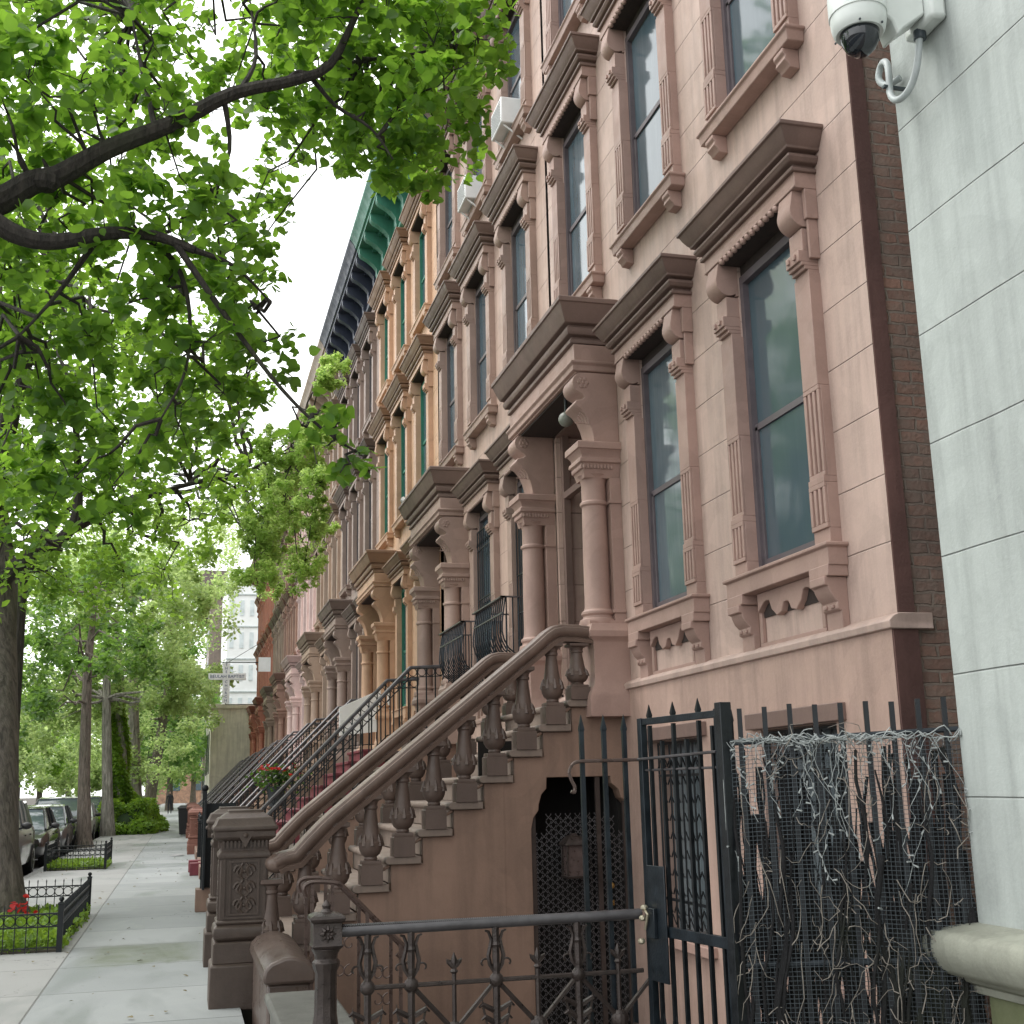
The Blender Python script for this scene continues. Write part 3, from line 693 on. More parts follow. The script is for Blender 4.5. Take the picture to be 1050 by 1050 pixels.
# ------------------------------------------------------------------ build the row
def wallset(wall, trim, sash=(.10, .08, .075), glass_=None, cornice=None, door=(.06, .035, .028), base=None, light=None, joints=(.386, 2.872)):
    k = len(bpy.data.materials)
    d = dict(wall=stone('wall_paint_%d' % k, wall, joints, .6, .86, .3), trim=stone('trim_paint_%d' % k, trim, None, .55, .8, .3, False),
             sash=simple('sash_paint_%d' % k, sash, .45, 0, .2, 10, .1), glass=glass_ or M['glass'],
             cornice=stone('cornice_paint_%d' % k, cornice, None, .5, .7, .2) if cornice else None,
             door=simple('door_paint_%d' % k, door, .4, 0, .2, 10, .1))
    if base: d['base'] = stone('base_paint_%d' % k, base, None, .55, .85, .3)
    if light: d['trim_light'] = stone('light_trim_%d' % k, light, None, .5, .85, .2)
    d['hood'] = stone('hood_shade_paint_%d' % k, dark(trim, .50), None, .55, .75, .3, False)  # trim tone darkened, puts hood and recess shade into the paint
    d['cornice'] = d['cornice'] or d['trim']
    return d
PINK = (.53, .39, .335)
h1 = wallset(PINK, (.385, .255, .215), (.12, .10, .11), base=(.47, .325, .27), light=(.50, .37, .32), cornice=(.22, .14, .12))
h2 = wallset((.47, .335, .275), (.36, .25, .205), (.12, .10, .10), cornice=(.2, .13, .12))
h3 = wallset((.62, .39, .25), (.55, .345, .225), (.03, .19, .13), cornice=(.05, .22, .15), base=(.45, .3, .2))
h4 = wallset((.33, .25, .215), (.30, .22, .185), (.12, .10, .10), cornice=(.035, .045, .075))
h5 = wallset((.50, .37, .28), (.40, .29, .22), (.2, .15, .12), cornice=(.40, .31, .23))
h6 = wallset((.78, .60, .56), (.74, .55, .51), (.4, .35, .33), cornice=(.4, .3, .25))
h7 = wallset((.40, .25, .19), (.36, .22, .17), (.2, .15, .12), cornice=(.25, .15, .12))
h8 = wallset((.36, .27, .21), (.32, .24, .185), (.15, .12, .10), cornice=(.2, .15, .12))
h9 = wallset((.50, .20, .13), (.44, .18, .12), (.2, .12, .10), cornice=(.22, .11, .09))
ROW = [(h1, 2, 'pinkish brown townhouse at the near end of the row, beside the exposed brick side wall'),
       (h2, 2, 'grey brown townhouse with barred parlor windows and two bellied window guards, second in the row'),
       (h3, 1, 'orange tan townhouse with green window frames and green roof cornice'),
       (h4, 1, 'grey brown townhouse under a blue black bracketed roof cornice'),
       (h5, 1, 'light tan townhouse between the dark corniced house and the pale pink one'),
       (h6, 1, 'pale pink painted townhouse in the middle of the row'),
       (h7, 0, 'reddish brown townhouse just beyond the pale pink one'),
       (h8, 0, 'grey tan townhouse far along the row, before the brick red ones'),
       (h9, 0, 'salmon red townhouse near the far end of the row'),
       (h9, 0, 'brick red townhouse last in the row before the cream wall')]
W = 6.2; Y = 5.87; H = []
for i, (m, lvl, lab) in enumerate(ROW):
    H.append(house(Y, W, m, lvl, lab, None)); Y += W
row_end = Y
# exposed side of the first house: stucco return then bare brick
r1 = H[0][0]
s = MB(); s.box(XF+.003, XF+.105, 5.862, 5.90, 2.48, 13.2); s.box(XF-.042, XF+.11, 5.856, 5.90, -.7, 2.384)
s.build('stucco_return', stone('return_paint', (.15, .075, .065), None, .7, .5, .8), r1)
s = MB(); s.box(XF+.106, XF+9, 5.885, 5.93, -.7, 13.2); s.build('side_wall', brick('weathered_brick'), r1, smooth=False)

S1, nose, tops = stone_stoop(H[0][2])
M['red_step'] = stone('maroon_step_paint', (.20, .035, .05), None, .5, .7, .2)
st = [('iron railed stoop with brown steps, second from the camera', M['side'], M['tread'], 1, None)]
iron_stoop(H[1][2], *st[0])
M['step_tan'] = stone('tan_step', (.33, .22, .155), None, .6, .7, .2); M['step_red'] = stone('red_brown_step', (.25, .11, .08), None, .6, .7, .2)
labs = ['maroon painted stoop of the orange tan house with red flowers on it', 'iron railed stoop below the house with the blue black cornice', 'iron railed stoop of the light tan house', 'iron railed stoop of the pale pink house',
        'iron railed stoop with red brown steps just beyond the pale pink house', 'iron railed stoop of the far grey tan house', 'iron railed stoop of the salmon red house', 'last iron railed stoop before the cream wall']
for i, lab in enumerate(labs):
    mt = (M['red_step'], M['side'], M['step_tan'], M['step_tan'], M['step_red'], M['side'], M['step_red'], M['step_red'])[i]
    iron_stoop(H[i+2][2], lab, mt, mt, 1 if i < 2 else 0, M['step_red'] if i in (2, 4, 5) else None)

# ------------------------------------------------------------------ grey building in the right foreground
M['grey_wall'] = stone('grey_green_render', (.41, .445, .425), (.5325, 1.503), .65, .9, .35, True, 'y')
M['grey_ledge'] = stone('grey_ledge', (.33, .34, .28), None, .6, .6, .5)
M['grey_plinth'] = stone('mossy_plinth', (.22, .24, .14), None, .8, .5, .5, green=1.1)
gb = thing('grey_building', (3.3, 4.77, 0), 'pale grey green rendered building in the right foreground with a rounded ledge and mossy base', 'building')
s = MB(); s.box(3.3, 12, -14, 4.77, .97, 16); s.build('wall', M['grey_wall'], gb, smooth=False)
s = MB(); pr = [(.0, .70), (.03, .70), (.04, .735), (.075, .75), (.09, .77), (.12, .775), (.15, .80), (.175, .845), (.185, .88), (.18, .925), (.16, .95), (.13, .957), (.02, .985)]
s.rings([[(12, 4.77+p, z), (3.3-p, 4.77+p, z), (3.3-p, -14, z), (12, -14, z)] for p, z in pr]); s.build('ledge', M['grey_ledge'], gb, .004, ang=50)
s = MB(); s.box(3.31, 12, -14, 4.76, -.7, .70); s.build('plinth', M['grey_plinth'], gb, smooth=False)

# dome security camera on it
M['cam_white'] = simple('camera_plastic', (.66, .70, .67), .35, 0, .1, 6, .05); M['cam_dome'] = simple('smoked_dome', (.008, .012, .018), .06, 0, .1, 3, 0, .8)
M['conduit'] = simple('grey_conduit', (.42, .46, .46), .4, 0, .2, 10, .1); M['cable'] = simple('dark_cable', (.05, .065, .075), .45, 0, .2, 10, .1)
dc = thing('security_camera', (3.3, 4.42, 5.1), 'white dome security camera on a wall bracket high on the grey building', 'camera')
s = MB(); s.box(3.215, 3.3, 4.30, 4.53, 5.02, 5.45); s.build('mount_plate', M['cam_white'], dc, .02)
s = MB(); s.prism([(3.215, 5.06), (3.10, 4.97), (3.06, 4.93), (3.04, 5.0), (3.0, 5.03), (3.0, 5.17), (3.215, 5.21)], 'y', 4.35, 4.48); s.build('arm', M['cam_white'], dc, .01)
s = MB(); cx, cy = 2.885, 4.39
s.lathe(cx, cy, [(.088, 4.93), (.106, 4.925), (.117, 4.94), (.124, 4.97), (.126, 5.01), (.126, 5.015), (.131, 5.016), (.131, 5.12), (.126, 5.14), (.10, 5.18), (.04, 5.20)], 32)
s.build('housing', M['cam_white'], dc)
s = MB(); s.lathe(cx, cy, [(.02, 4.822), (.045, 4.832), (.068, 4.855), (.084, 4.888), (.09, 4.93), (.088, 4.94)], 28); s.build('dome', M['cam_dome'], dc, ang=80)
s = MB()
for a in (0.2, 2.2, 4.2, 5.2): s.ball((cx+.117*cos(a), cy+.117*sin(a), 4.932), .006, n=6)
s.build('screws', M['cable'], dc)
cpts = [(3.24, 4.44, 5.02), (3.225, 4.44, 4.93), (3.21, 4.455, 4.83), (3.20, 4.50, 4.765), (3.19, 4.56, 4.745), (3.19, 4.62, 4.775), (3.20, 4.66, 4.84), (3.21, 4.67, 4.93), (3.22, 4.69, 5.01), (3.23, 4.73, 5.05), (3.24, 4.78, 5.05), (3.24, 4.80, 5.0), (3.25, 4.77, 4.95), (3.26, 4.72, 4.935), (3.28, 4.68, 4.94)]
s = MB()
def smooth(pts, n=6):
    out = []; P = [Vector(p) for p in pts]; P = [P[0]]+P+[P[-1]]
    for i in range(1, len(P)-2):
        for k in range(n):
            t = k/n; a, b, c, d = P[i-1:i+3]
            out.append(.5*((2*b)+(c-a)*t+(2*a-5*b+4*c-d)*t*t+(3*b-a-3*c+d)*t**3))
    out.append(P[-2]); return out
s.tube(smooth(cpts), .017, 10); s.build('conduit', M['conduit'], dc, ang=80)
s = MB(); s.lathe(3.24, 4.44, [(.026, 4.985), (.03, 4.99), (.03, 5.03)], 12); s.build('gland', M['cable'], dc); s = MB(); s.box(3.17, 3.30, 4.655, 4.675, 4.862, 4.874); s.build('clamp', M['cable'], dc)

# ------------------------------------------------------------------ cast iron railing in the foreground (along x at y = 5.97)
yr = 5.97
ra = thing('iron_railing', (.67, yr, 0), 'ornate cast iron areaway railing with rope twist top rail and square capped end post', 'railing')
s = MB(); px = .667
s.lathe(px, yr, [(.075, -.0), (.075, .5), (.06, .53), (.058, .56), (.052, .60), (.05, .78), (.06, .80), (.065, .825), (.052, .84), (.055, .86), (.07, .885)], 10)
s.sq(px, yr, [(.06, .885), (.072, .90), (.066, .91), (.066, 1.0), (.078, 1.01), (.082, 1.02), (.078, 1.03), (.06, 1.04), (.03, 1.045)])
s.lathe(px, yr, [(.03, 1.045), (.018, 1.06), (.022, 1.075), (.012, 1.09), (.002, 1.10)], 10)
op = s.build('end_post', M['iron_brown'], ra, .003)
s = MB()
for k in range(8):
    a = k*pi/4; s.tube([(px+.008*cos(a), yr-.067, .955+.008*sin(a)), (px+.02*cos(a), yr-.075, .955+.02*sin(a)), (px+.036*cos(a), yr-.068, .955+.036*sin(a))], [.004, .009, .004], 5)
s.build('rosette', M['iron_brown'], op)
s = MB(); s.tube([(.72, yr, .955), (2.22, yr, .965)], .026, 12)
ot = s.build('top_rail', M['rail_top'], ra)
s = MB()
for k in range(150):
    x = .73+k*.0099; s.tube([(x-.006, yr-.014, .978), (x, yr-.004, .985), (x+.006, yr+.012, .982)], .0045, 4)
s.build('rope_twist', M['rail_top'], ot)
s = MB(); s.tube([(.86, yr, .70), (2.22, yr, .70)], .011, 6); s.tube([(.74, yr, .08), (2.22, yr, .08)], .014, 6); s.build('mid_rail', M['iron_brown'], ra)
hubs = [.86+.41*k for k in range(4)]
def spiral(mb, c, r0, r1, a0, a1, y, w=.007, n=12):
    mb.tube([(c[0]+(r0+(r1-r0)*t)*cos(a0+(a1-a0)*t), y, c[1]+(r0+(r1-r0)*t)*sin(a0+(a1-a0)*t)) for t in [k/n for k in range(n+1)]], w, 5)
for i in range(7):
    x = .86+.205*i; s = MB()
    if i % 2 == 1 or i == 0:        # tall standard with horned scrolls
        s.tube([(x, yr, .08), (x, yr, .95)], .018, 6); s.ball((x, yr, .70), .036, 1, .8, 1, 10)
        s.lathe(x, yr, [(.016, .74), (.022, .76), (.016, .78), (.014, .84), (.024, .86), (.014, .88)], 8)
        for sg in (-1, 1):
            s.tube([(x+sg*.012, yr, .74), (x+sg*.03, yr, .77), (x+sg*.038, yr, .81), (x+sg*.028, yr, .85), (x+sg*.022, yr, .885), (x+sg*.036, yr, .92), (x+sg*.052, yr, .925)], [.009, .011, .011, .010, .009, .008, .005], 5)
            spiral(s, (x+sg*.058, .775), .03, .008, pi/2*(1-sg)+pi, pi/2*(1-sg)+pi-sg*4, yr, .005, 9)
            # acanthus blades under the mid rail
            s.rings([[(x+sg*(.02+.05*t+w*.0), yr-.006, .60-.0+.0-.22*(1-t)+.02*q) for q in (-1, 1)]+[(x+sg*(.02+.05*t), yr+.006, .60-.22*(1-t)+.02*q) for q in (1, -1)] for t, w in ((0, 0), (.5, 1), (1, 0))])
            for k in range(4):
                z = .40+k*.055; s.tube([(x+sg*.015, yr, z), (x+sg*(.035+.012*k), yr-.004, z+.03), (x+sg*(.05+.012*k), yr, z+.015)], [.014, .012, .005], 5)
        s.build('standard', M['iron_brown'], ra)
    else:                           # short picket with a fleur finial
        s.tube([(x, yr, .08), (x, yr, .74)], .011, 6)
        s.lathe(x, yr, [(.011, .74), (.02, .75), (.011, .762)], 8)
        s.tube([(x, yr, .755), (x, yr, .80), (x, yr, .835)], [.007, .017, .002], 6)
        for sg in (-1, 1): s.tube([(x, yr, .765), (x+sg*.022, yr, .79), (x+sg*.034, yr, .80), (x+sg*.032, yr, .785)], [.010, .013, .010, .004], 6)
        s.lathe(x, yr, [(.03, .46), (.034, .47), (.034, .5), (.03, .51)], 10); s.ball((x, yr, .485), .045, 1, .5, 1, 12)
        for sg in (-1, 1):
            s.tube([(x, yr, .485), (x+sg*.205, yr, .70)], .012, 5); s.tube([(x, yr, .485), (x+sg*.205, yr, .27)], .012, 5)
            spiral(s, (x+sg*.07, .40), .055, .015, pi/2, pi/2-sg*4.8, yr, .011)
        s.build('picket', M['iron_brown'], ra)
# tall spear bars and hooked cross bar joined to the railing by the gate
s = MB()
for x in (1.955, 2.075, 2.185):
    s.box(x-.011, x+.011, yr+.03, yr+.052, .0, 1.86); s.rings([[(x-q, yr+.041-q, z), (x+q, yr+.041-q, z), (x+q, yr+.041+q, z), (x-q, yr+.041+q, z)] for q, z in ((.011, 1.86), (.014, 1.87), (.001, 1.945))])
o = s.build('spear_bar', M['iron_navy'], ra)
s = MB(); s.tube(smooth([(2.25, yr+.02, 1.715), (2.1, yr+.02, 1.713), (1.95, yr+.02, 1.712), (1.90, yr+.02, 1.70), (1.878, yr+.02, 1.66), (1.888, yr+.02, 1.62), (1.905, yr+.02, 1.585), (1.90, yr+.02, 1.56), (1.885, yr+.02, 1.565)], 4), .009, 6)
s.build('hooked_bar', M['rail_brown'], ra)

# ------------------------------------------------------------------ iron gate standing ajar
gx0, gy0, gx1, gy1 = 2.262, 5.95, 2.372, 5.23
ga = thing('iron_gate', (gx0, gy0, 0), 'black iron gate with lock plate between the ornate railing and the vine covered fence', 'gate')
gd = Vector((gx1-gx0, gy1-gy0, 0)); GL = gd.length; gd.normalize(); gn = Vector((-gd.y, gd.x, 0))
def GP(u, n, z): p = Vector((gx0, gy0, 0))+gd*u+gn*n; return (p.x, p.y, z)
def gbox(mb, u0, u1, n0, n1, z0, z1):
    mb.add([GP(u0, n0, z0), GP(u1, n0, z0), GP(u1, n1, z0), GP(u0, n1, z0), GP(u0, n0, z1), GP(u1, n0, z1), GP(u1, n1, z1), GP(u0, n1, z1)], [(0,3,2,1),(4,5,6,7),(0,1,5,4),(1,2,6,5),(2,3,7,6),(3,0,4,7)])
s = MB(); gbox(s, -.02, .02, -.018, .018, 0, 1.92); gbox(s, GL-.03, GL, -.018, .018, 0, 1.925); gbox(s, .02, GL-.03, -.012, .012, 1.885, 1.918)
gbox(s, .02, GL-.03, -.012, .012, .87, .92); gbox(s, .02, GL-.03, -.01, .01, .05, .09); s.build('frame', M['iron_navy'], ga, .002)
s = MB(); s.tube([GP(-.02, -.02, 1.715), GP(GL-.02, -.02, 1.73)], .007, 6)
s.tube([GP(.02, 0, 1.66), GP(GL-.03, 0, 1.66)], .006, 6); s.build('cross_rod', M['rail_top'], ga)
for k in range(6):
    u = .08+k*(GL-.15)/5; s = MB(); s.box(0, 0, 0, 0, 0, 0) if False else None
    zt = (1.88, 1.80, 1.88, 1.80, 1.88, 1.85)[k]
    s = MB(); gbox(s, u-.009, u+.009, -.009, .009, .09, zt)
    if k % 2 == 0: s.rings([[GP(u-q, -q, z), GP(u+q, -q, z), GP(u+q, q, z), GP(u-q, q, z)] for q, z in ((.009, 1.918), (.012, 1.93), (.001, 1.985))])
    for sg in (-1, 1):
        s.tube([GP(u+sg*(.008+.03*sin(t)), 0, .2+.1*t) for t in [q*.35 for q in range(10)]], .006, 4)
    s.build('gate_bar', M['iron'], ga)
s = MB(); gbox(s, .03, .20, -.03, -.02, .66, 1.20); gbox(s, .05, .12, -.05, -.03, .86, 1.0); s.build('lock_plate', M['iron_navy'], ga, .003)
s = MB()
for z, n in ((.95, -.06), (.84, -.06), (1.0, -.055)): s.ball(GP(.0+(z-.8)*.2, n, z), .017, 1.2, 1, .9, 8)
s.tube([GP(.02, -.05, 1.0), GP(.08, -.06, .97), GP(.05, -.06, .9)], .007, 6)
s.build('latch', simple('brass_latch', (.55, .5, .38), .35, .8, .2, 10, 0), ga)
s = MB(); gbox(s, GL, GL+.05, -.03, .03, 0, 1.95); s.build('hinge_post', M['iron'], ga, .003)

# ------------------------------------------------------------------ vine covered fence from the gate to the grey building
fx0, fy0, fx1, fy1 = 2.40, 5.20, 3.31, 4.79
fe = thing('iron_fence', (fx0, fy0, 0), 'tall black iron fence hung with wire mesh, bare vines and white string lights', 'fence')
fd = Vector((fx1-fx0, fy1-fy0, 0)); FL = fd.length; fd.normalize(); fn = Vector((fd.y, -fd.x, 0))   # fn towards the camera
def FP(u, n, z): p = Vector((fx0, fy0, 0))+fd*u+fn*n; return (p.x, p.y, z)
rnd = random.Random(11)
s = MB(); s.tube([FP(0, 0, 1.765), FP(FL, 0, 1.80)], .013, 8); s.build('rail', M['iron_navy'], fe)
s = MB(); s.tube([FP(0, 0, .81), FP(FL-.02, 0, .835)], .014, 8); s.build('rail', M['iron_navy'], fe)
s = MB(); s.tube([FP(0, 0, .25), FP(FL-.02, 0, .25)], .014, 8); s.build('rail', M['iron_navy'], fe)
for k in range(9):
    u = .05+k*.112; s = MB(); w = .011
    vs = []
    for z in (0, 1.92+.02*k/8+rnd.uniform(-.01, .01)):
        vs += [FP(u-w, -w, z), FP(u+w, -w, z), FP(u+w, w, z), FP(u-w, w, z)]
    s.add(vs, [(0,3,2,1),(4,5,6,7),(0,1,5,4),(1,2,6,5),(2,3,7,6),(3,0,4,7)])
    s.build('picket', M['iron'], fe)
for u in (.015, .62, .73):
    s = MB(); s.rings([[FP(u-q, -.06-q, z), FP(u+q, -.06-q, z), FP(u+q, -.06+q, z), FP(u-q, -.06+q, z)] for q, z in ((.006, 0), (.006, 1.86), (.009, 1.87), (.001, 1.92))]); s.build('spear', M['iron'], fe)
M['mesh_wire'] = simple('wire_mesh', (.075, .09, .10), .4, .6, .3, 10, 0)
s = MB()
def rib(mb, a, b, w, up):       # thin flat wire
    a = Vector(a); b = Vector(b); up = Vector(up)*w
    mb.add([tuple(a-up), tuple(b-up), tuple(b+up), tuple(a+up)], [(0, 1, 2, 3)])
nz = 96
for k in range(nz):
    z = .02+k*.0185
    pts = [(u, .022+.008*sin(u*9+k*.15)+.004*sin(k*.7)) for u in [q*FL/12 for q in range(13)]]
    for (u0, n0), (u1, n1) in zip(pts, pts[1:]):
        rib(s, FP(u0, n0, z+.01*sin(u0*5)), FP(u1, n1, z+.01*sin(u1*5)), .0011, (0, 0, 1))
for k in range(54):
    u = k*FL/53
    for j in range(6):
        z0, z1 = .02+j*.29, .02+(j+1)*.29
        rib(s, FP(u, .022+.008*sin(u*9+z0*8), z0), FP(u, .022+.008*sin(u*9+z1*8), z1), .0009, tuple(fd))
s.build('wire_mesh', M['mesh_wire'], fe, recalc=False, smooth=False)
M['vine_dark'] = barkmat('vine_bark', (.012, .012, .014), 3); M['vine_pale'] = simple('dry_twig', (.24, .215, .185), .8, 0, .4, 20, .2)
M['string_light'] = simple('string_light_wire', (.33, .355, .35), .6, 0, .3, 30, 0)
s = MB()
for k in range(80):
    u = rnd.uniform(-.01, FL); pts = []; n = rnd.uniform(-.05, .03); zt = rnd.uniform(1.1, 1.76); ph = rnd.uniform(0, 6); am = rnd.uniform(.004, .03); big = k % 9 == 0
    for j in range(14):
        z = zt*j/13; pts.append(FP(min(FL, max(0, u+am*sin(z*4+ph)+.02*sin(z*11+ph)+(.08*(z-.8)*rnd.choice((-1, 1)) if j == 7 else 0))), n+.02*sin(z*6+ph), z))
    r0 = rnd.uniform(.02, .032) if big else rnd.choice((.004, .006, .009, .013)); s.tube(pts, [r0*(1-.5*j/13)*rnd.uniform(.8, 1.2) for j in range(14)], 6)
s.build('vine_stems', M['vine_dark'], fe)
s = MB()
for k in range(72):         # flat dark strapping added behind the mesh to blacken what shows through
    u = rnd.uniform(.0, FL-.02); w = rnd.uniform(.006, .024); z0 = rnd.uniform(0, .3); z1 = rnd.uniform(1.0, 1.74); ph = rnd.uniform(0, 6); n = rnd.uniform(-.06, -.02); L_ = []
    for j in range(12):
        z = z0+(z1-z0)*j/11; c = u+.022*sin(z*3+ph)+.008*sin(z*13+ph); ww = w*(.6+.5*abs(sin(z*2.3+ph)))
        L_.append([FP(max(0, c-ww), n, z), FP(min(FL, c+ww), n+.01, z), FP(min(FL, c+ww), n-.006, z), FP(max(0, c-ww), n-.006, z)])
    s.rings(L_)
s.build('dark_straps', M['vine_dark'], fe)
s = MB()
for k in range(150):
    u = rnd.uniform(0, FL); z = rnd.uniform(.2, 1.75); pts = []; a = rnd.uniform(0, 6.3); L = rnd.uniform(.15, .5)
    for j in range(8):
        pts.append(FP(min(FL-.005, max(-.03, u)), .035+.02*sin(j+a), z)); a += rnd.uniform(-.9, .9); u += L/8*cos(a)*.6; z = min(1.84, max(.03, z+L/8*sin(a)-.015))
    s.tube(pts, [.0026*(1-j*.1) for j in range(8)], 4)
s.build('twigs', M['vine_pale'], fe)
s = MB()
for k in range(36):         # bundled wires along the top rail
    u = rnd.uniform(0, FL*.9); pts = []
    for j in range(9):
        pts.append(FP(min(FL, max(0, u+j*.03+rnd.uniform(-.02, .02))), rnd.uniform(.0, .05), 1.77+rnd.uniform(-.04, .05)*rnd.random()))
    s.tube(smooth(pts, 2), .0028, 4)
for k in range(44):         # strands hanging down
    u = rnd.uniform(-.02, FL*.92); z = 1.77; a = rnd.uniform(0, 6); pts = [FP(u, .03, z)]; L = rnd.choice((.15, .2, .3, .35, .5, .9))*rnd.uniform(.6, 1.2)
    nn = int(L/.035)
    for j in range(nn):
        a += rnd.uniform(-1.3, 1.3); u += .016*sin(a); z -= .026+.014*cos(a)
        pts.append(FP(min(FL-.005, max(-.04, u)), .032+.014*sin(a*1.3), max(.03, z)))
        if rnd.random() < .30:
            q = rnd.uniform(0, 6.3); s.tube([pts[-1], FP(u+.022*cos(q), .045, z+.022*sin(q))], [.0028, .0045], 5)
    s.tube(pts, .0013, 4)
s.build('string_lights', M['string_light'], fe)

# ------------------------------------------------------------------ low coping walls, small handrail
cw = MB(); cw.box(.56, .84, 8.35, 9.9, -.6, .40); cw.prism([(.54, .40), (.86, .40), (.87, .44), (.86, .49), (.82, .53), (.74, .56), (.70, .565), (.66, .56), (.58, .53), (.54, .49), (.53, .44)], 'y', 8.30, 9.9)
tag(cw.build('coping_wall', stone('glossy_brown_coping', (.105, .075, .062), None, .32, .7, .3), None, .02), 'low dark brown areaway wall with a shiny rounded coping, beside the near newel post', 'wall')
cw = MB(); cw.box(.52, .84, 6.08, 7.45, -.6, .42); cw.box(.49, .87, 6.06, 7.5, .42, .48)
tag(cw.build('coping_wall', stone('grey_coping', (.13, .13, .115), None, .7, .6, .4), None, .02), 'low grey stone wall just behind the square capped end post of the railing', 'wall')
hr_ = thing('handrail', (.8, 8.5, 0), 'small brown iron handrail with scrolls leading down below the stoop', 'handrail')
for y in (8.35, 8.75):
    s = MB(); s.tube(smooth([(.80, y, .92), (.785, y, .965), (.80, y, 1.0), (.86, y, 1.015), (1.0, y, 1.0), (1.06, y, .96), (1.25, y, .77), (1.47, y, .56), (1.50, y, .51), (1.485, y, .475), (1.46, y, .49)], 4), .016, 6)
    s.build('top_rail', M['rail_brown'], hr_)
    for x in (.84, .97, 1.2, 1.42):
        s = MB(); z1 = 1.0 if x < 1.0 else .96-(x-1.06)*.95; s.box(x-.011, x+.011, y-.011, y+.011, -.6, z1); s.build('post', M['rail_brown'], hr_)
for (x, z) in ((1.05, .62), (1.05, .45), (1.30, .42), (1.30, .26)):
    for sg in (-1, 1): s = MB(); spiral(s, (x+sg*.035, z), .045, .01, pi/2, pi/2+sg*5, 8.35, .005); s.build('scroll', M['rail_brown'], hr_)

# ------------------------------------------------------------------ under-stoop entrance
ya = H[0][2]-1.14
en = thing('security_gate', (3.27, ya+.10, 0), 'dark expanded metal security gate in the archway under the nearest stoop', 'gate')
s = MB(); s.box(2.84, 2.88, ya+.03, ya+.06, -.6, 1.55); s.box(3.66, 3.70, ya+.03, ya+.06, -.6, 1.45); s.box(3.42, 3.46, ya+.03, ya+.06, -.6, 1.66)
s.build('frame', simple('brown_metal', (.06, .045, .04), .45, .3, .3, 10, .1), en)
s = MB()
for i in range(20):
    for j in range(30):
        x = 2.87+i*.043; z = -.5+j*.062+(.031 if i % 2 else 0)
        if z > (1.55 if x > 2.96 and x < 3.6 else 1.2): continue
        for sg in (-1, 1):
            rib(s, (x, ya+.045, z), (x+sg*.0215*1.0, ya+.045, z+.022), .0035, (0, 0, 1)); rib(s, (x+sg*.0215, ya+.045, z+.022), (x+sg*.0215, ya+.045, z+.031), .004, (1, 0, 0))
            rib(s, (x, ya+.045, z+.0), (x+sg*.0215, ya+.045, z-.022), .0035, (0, 0, 1))
s.build('metal_mesh', simple('gate_mesh', (.12, .115, .12), .45, .4, .3, 10, 0), en, recalc=False, smooth=False)
s = MB(); s.ball((3.52, ya+.0, 1.02-.28+.02), .03); s.lathe(3.52, ya+.02, [(.03, .60), (.03, .64)], 10); s.build('handle', M['brass'], en)
s = MB(); s.box(2.6, 3.66, ya+.9, ya+.92, -.6, 2.0); s.box(3.665, 3.70, ya+.17, ya+.95, -.6, 1.9); s.box(2.80, 2.83, ya+.17, ya+.95, -.6, 1.9); s.box(2.83, 3.66, ya+.165, ya+.95, 1.68, 1.7); tag(s.build('under_stoop_shade', M['dark']), 'back wall and black lining painted as the shade inside the archway under the nearest stoop', 'wall')  # near-black panels put the shade inside the arch into their colour
s = thing('wall_lantern', (3.17, ya-.02, 1.0), 'small brown lantern with frosted pane on the archway gate under the stoop', 'lantern')
q = MB(); yq = ya-.09
q.sq(3.17, yq, [(.085, .84), (.09, .85), (.09, .86)]); q.sq(3.17, yq, [(.095, 1.10), (.10, 1.11), (.09, 1.13), (.045, 1.18), (.03, 1.185), (.02, 1.20)])
for sx in (-1, 1):
    for sy in (-1, 1): q.box(3.17+sx*.078-.007, 3.17+sx*.078+.007, yq+sy*.078-.007, yq+sy*.078+.007, .86, 1.10)
q.box(3.16, 3.18, yq+.09, ya+.04, 1.0, 1.02)
q.build('frame', M['iron_brown'], s, .002)
q = MB(); q.box(3.10, 3.24, yq-.07, yq+.07, .86, 1.10); q.build('pane', simple('frosted_amber_glass', (.085, .06, .055), .3, 0, .35, 20, 0), s)

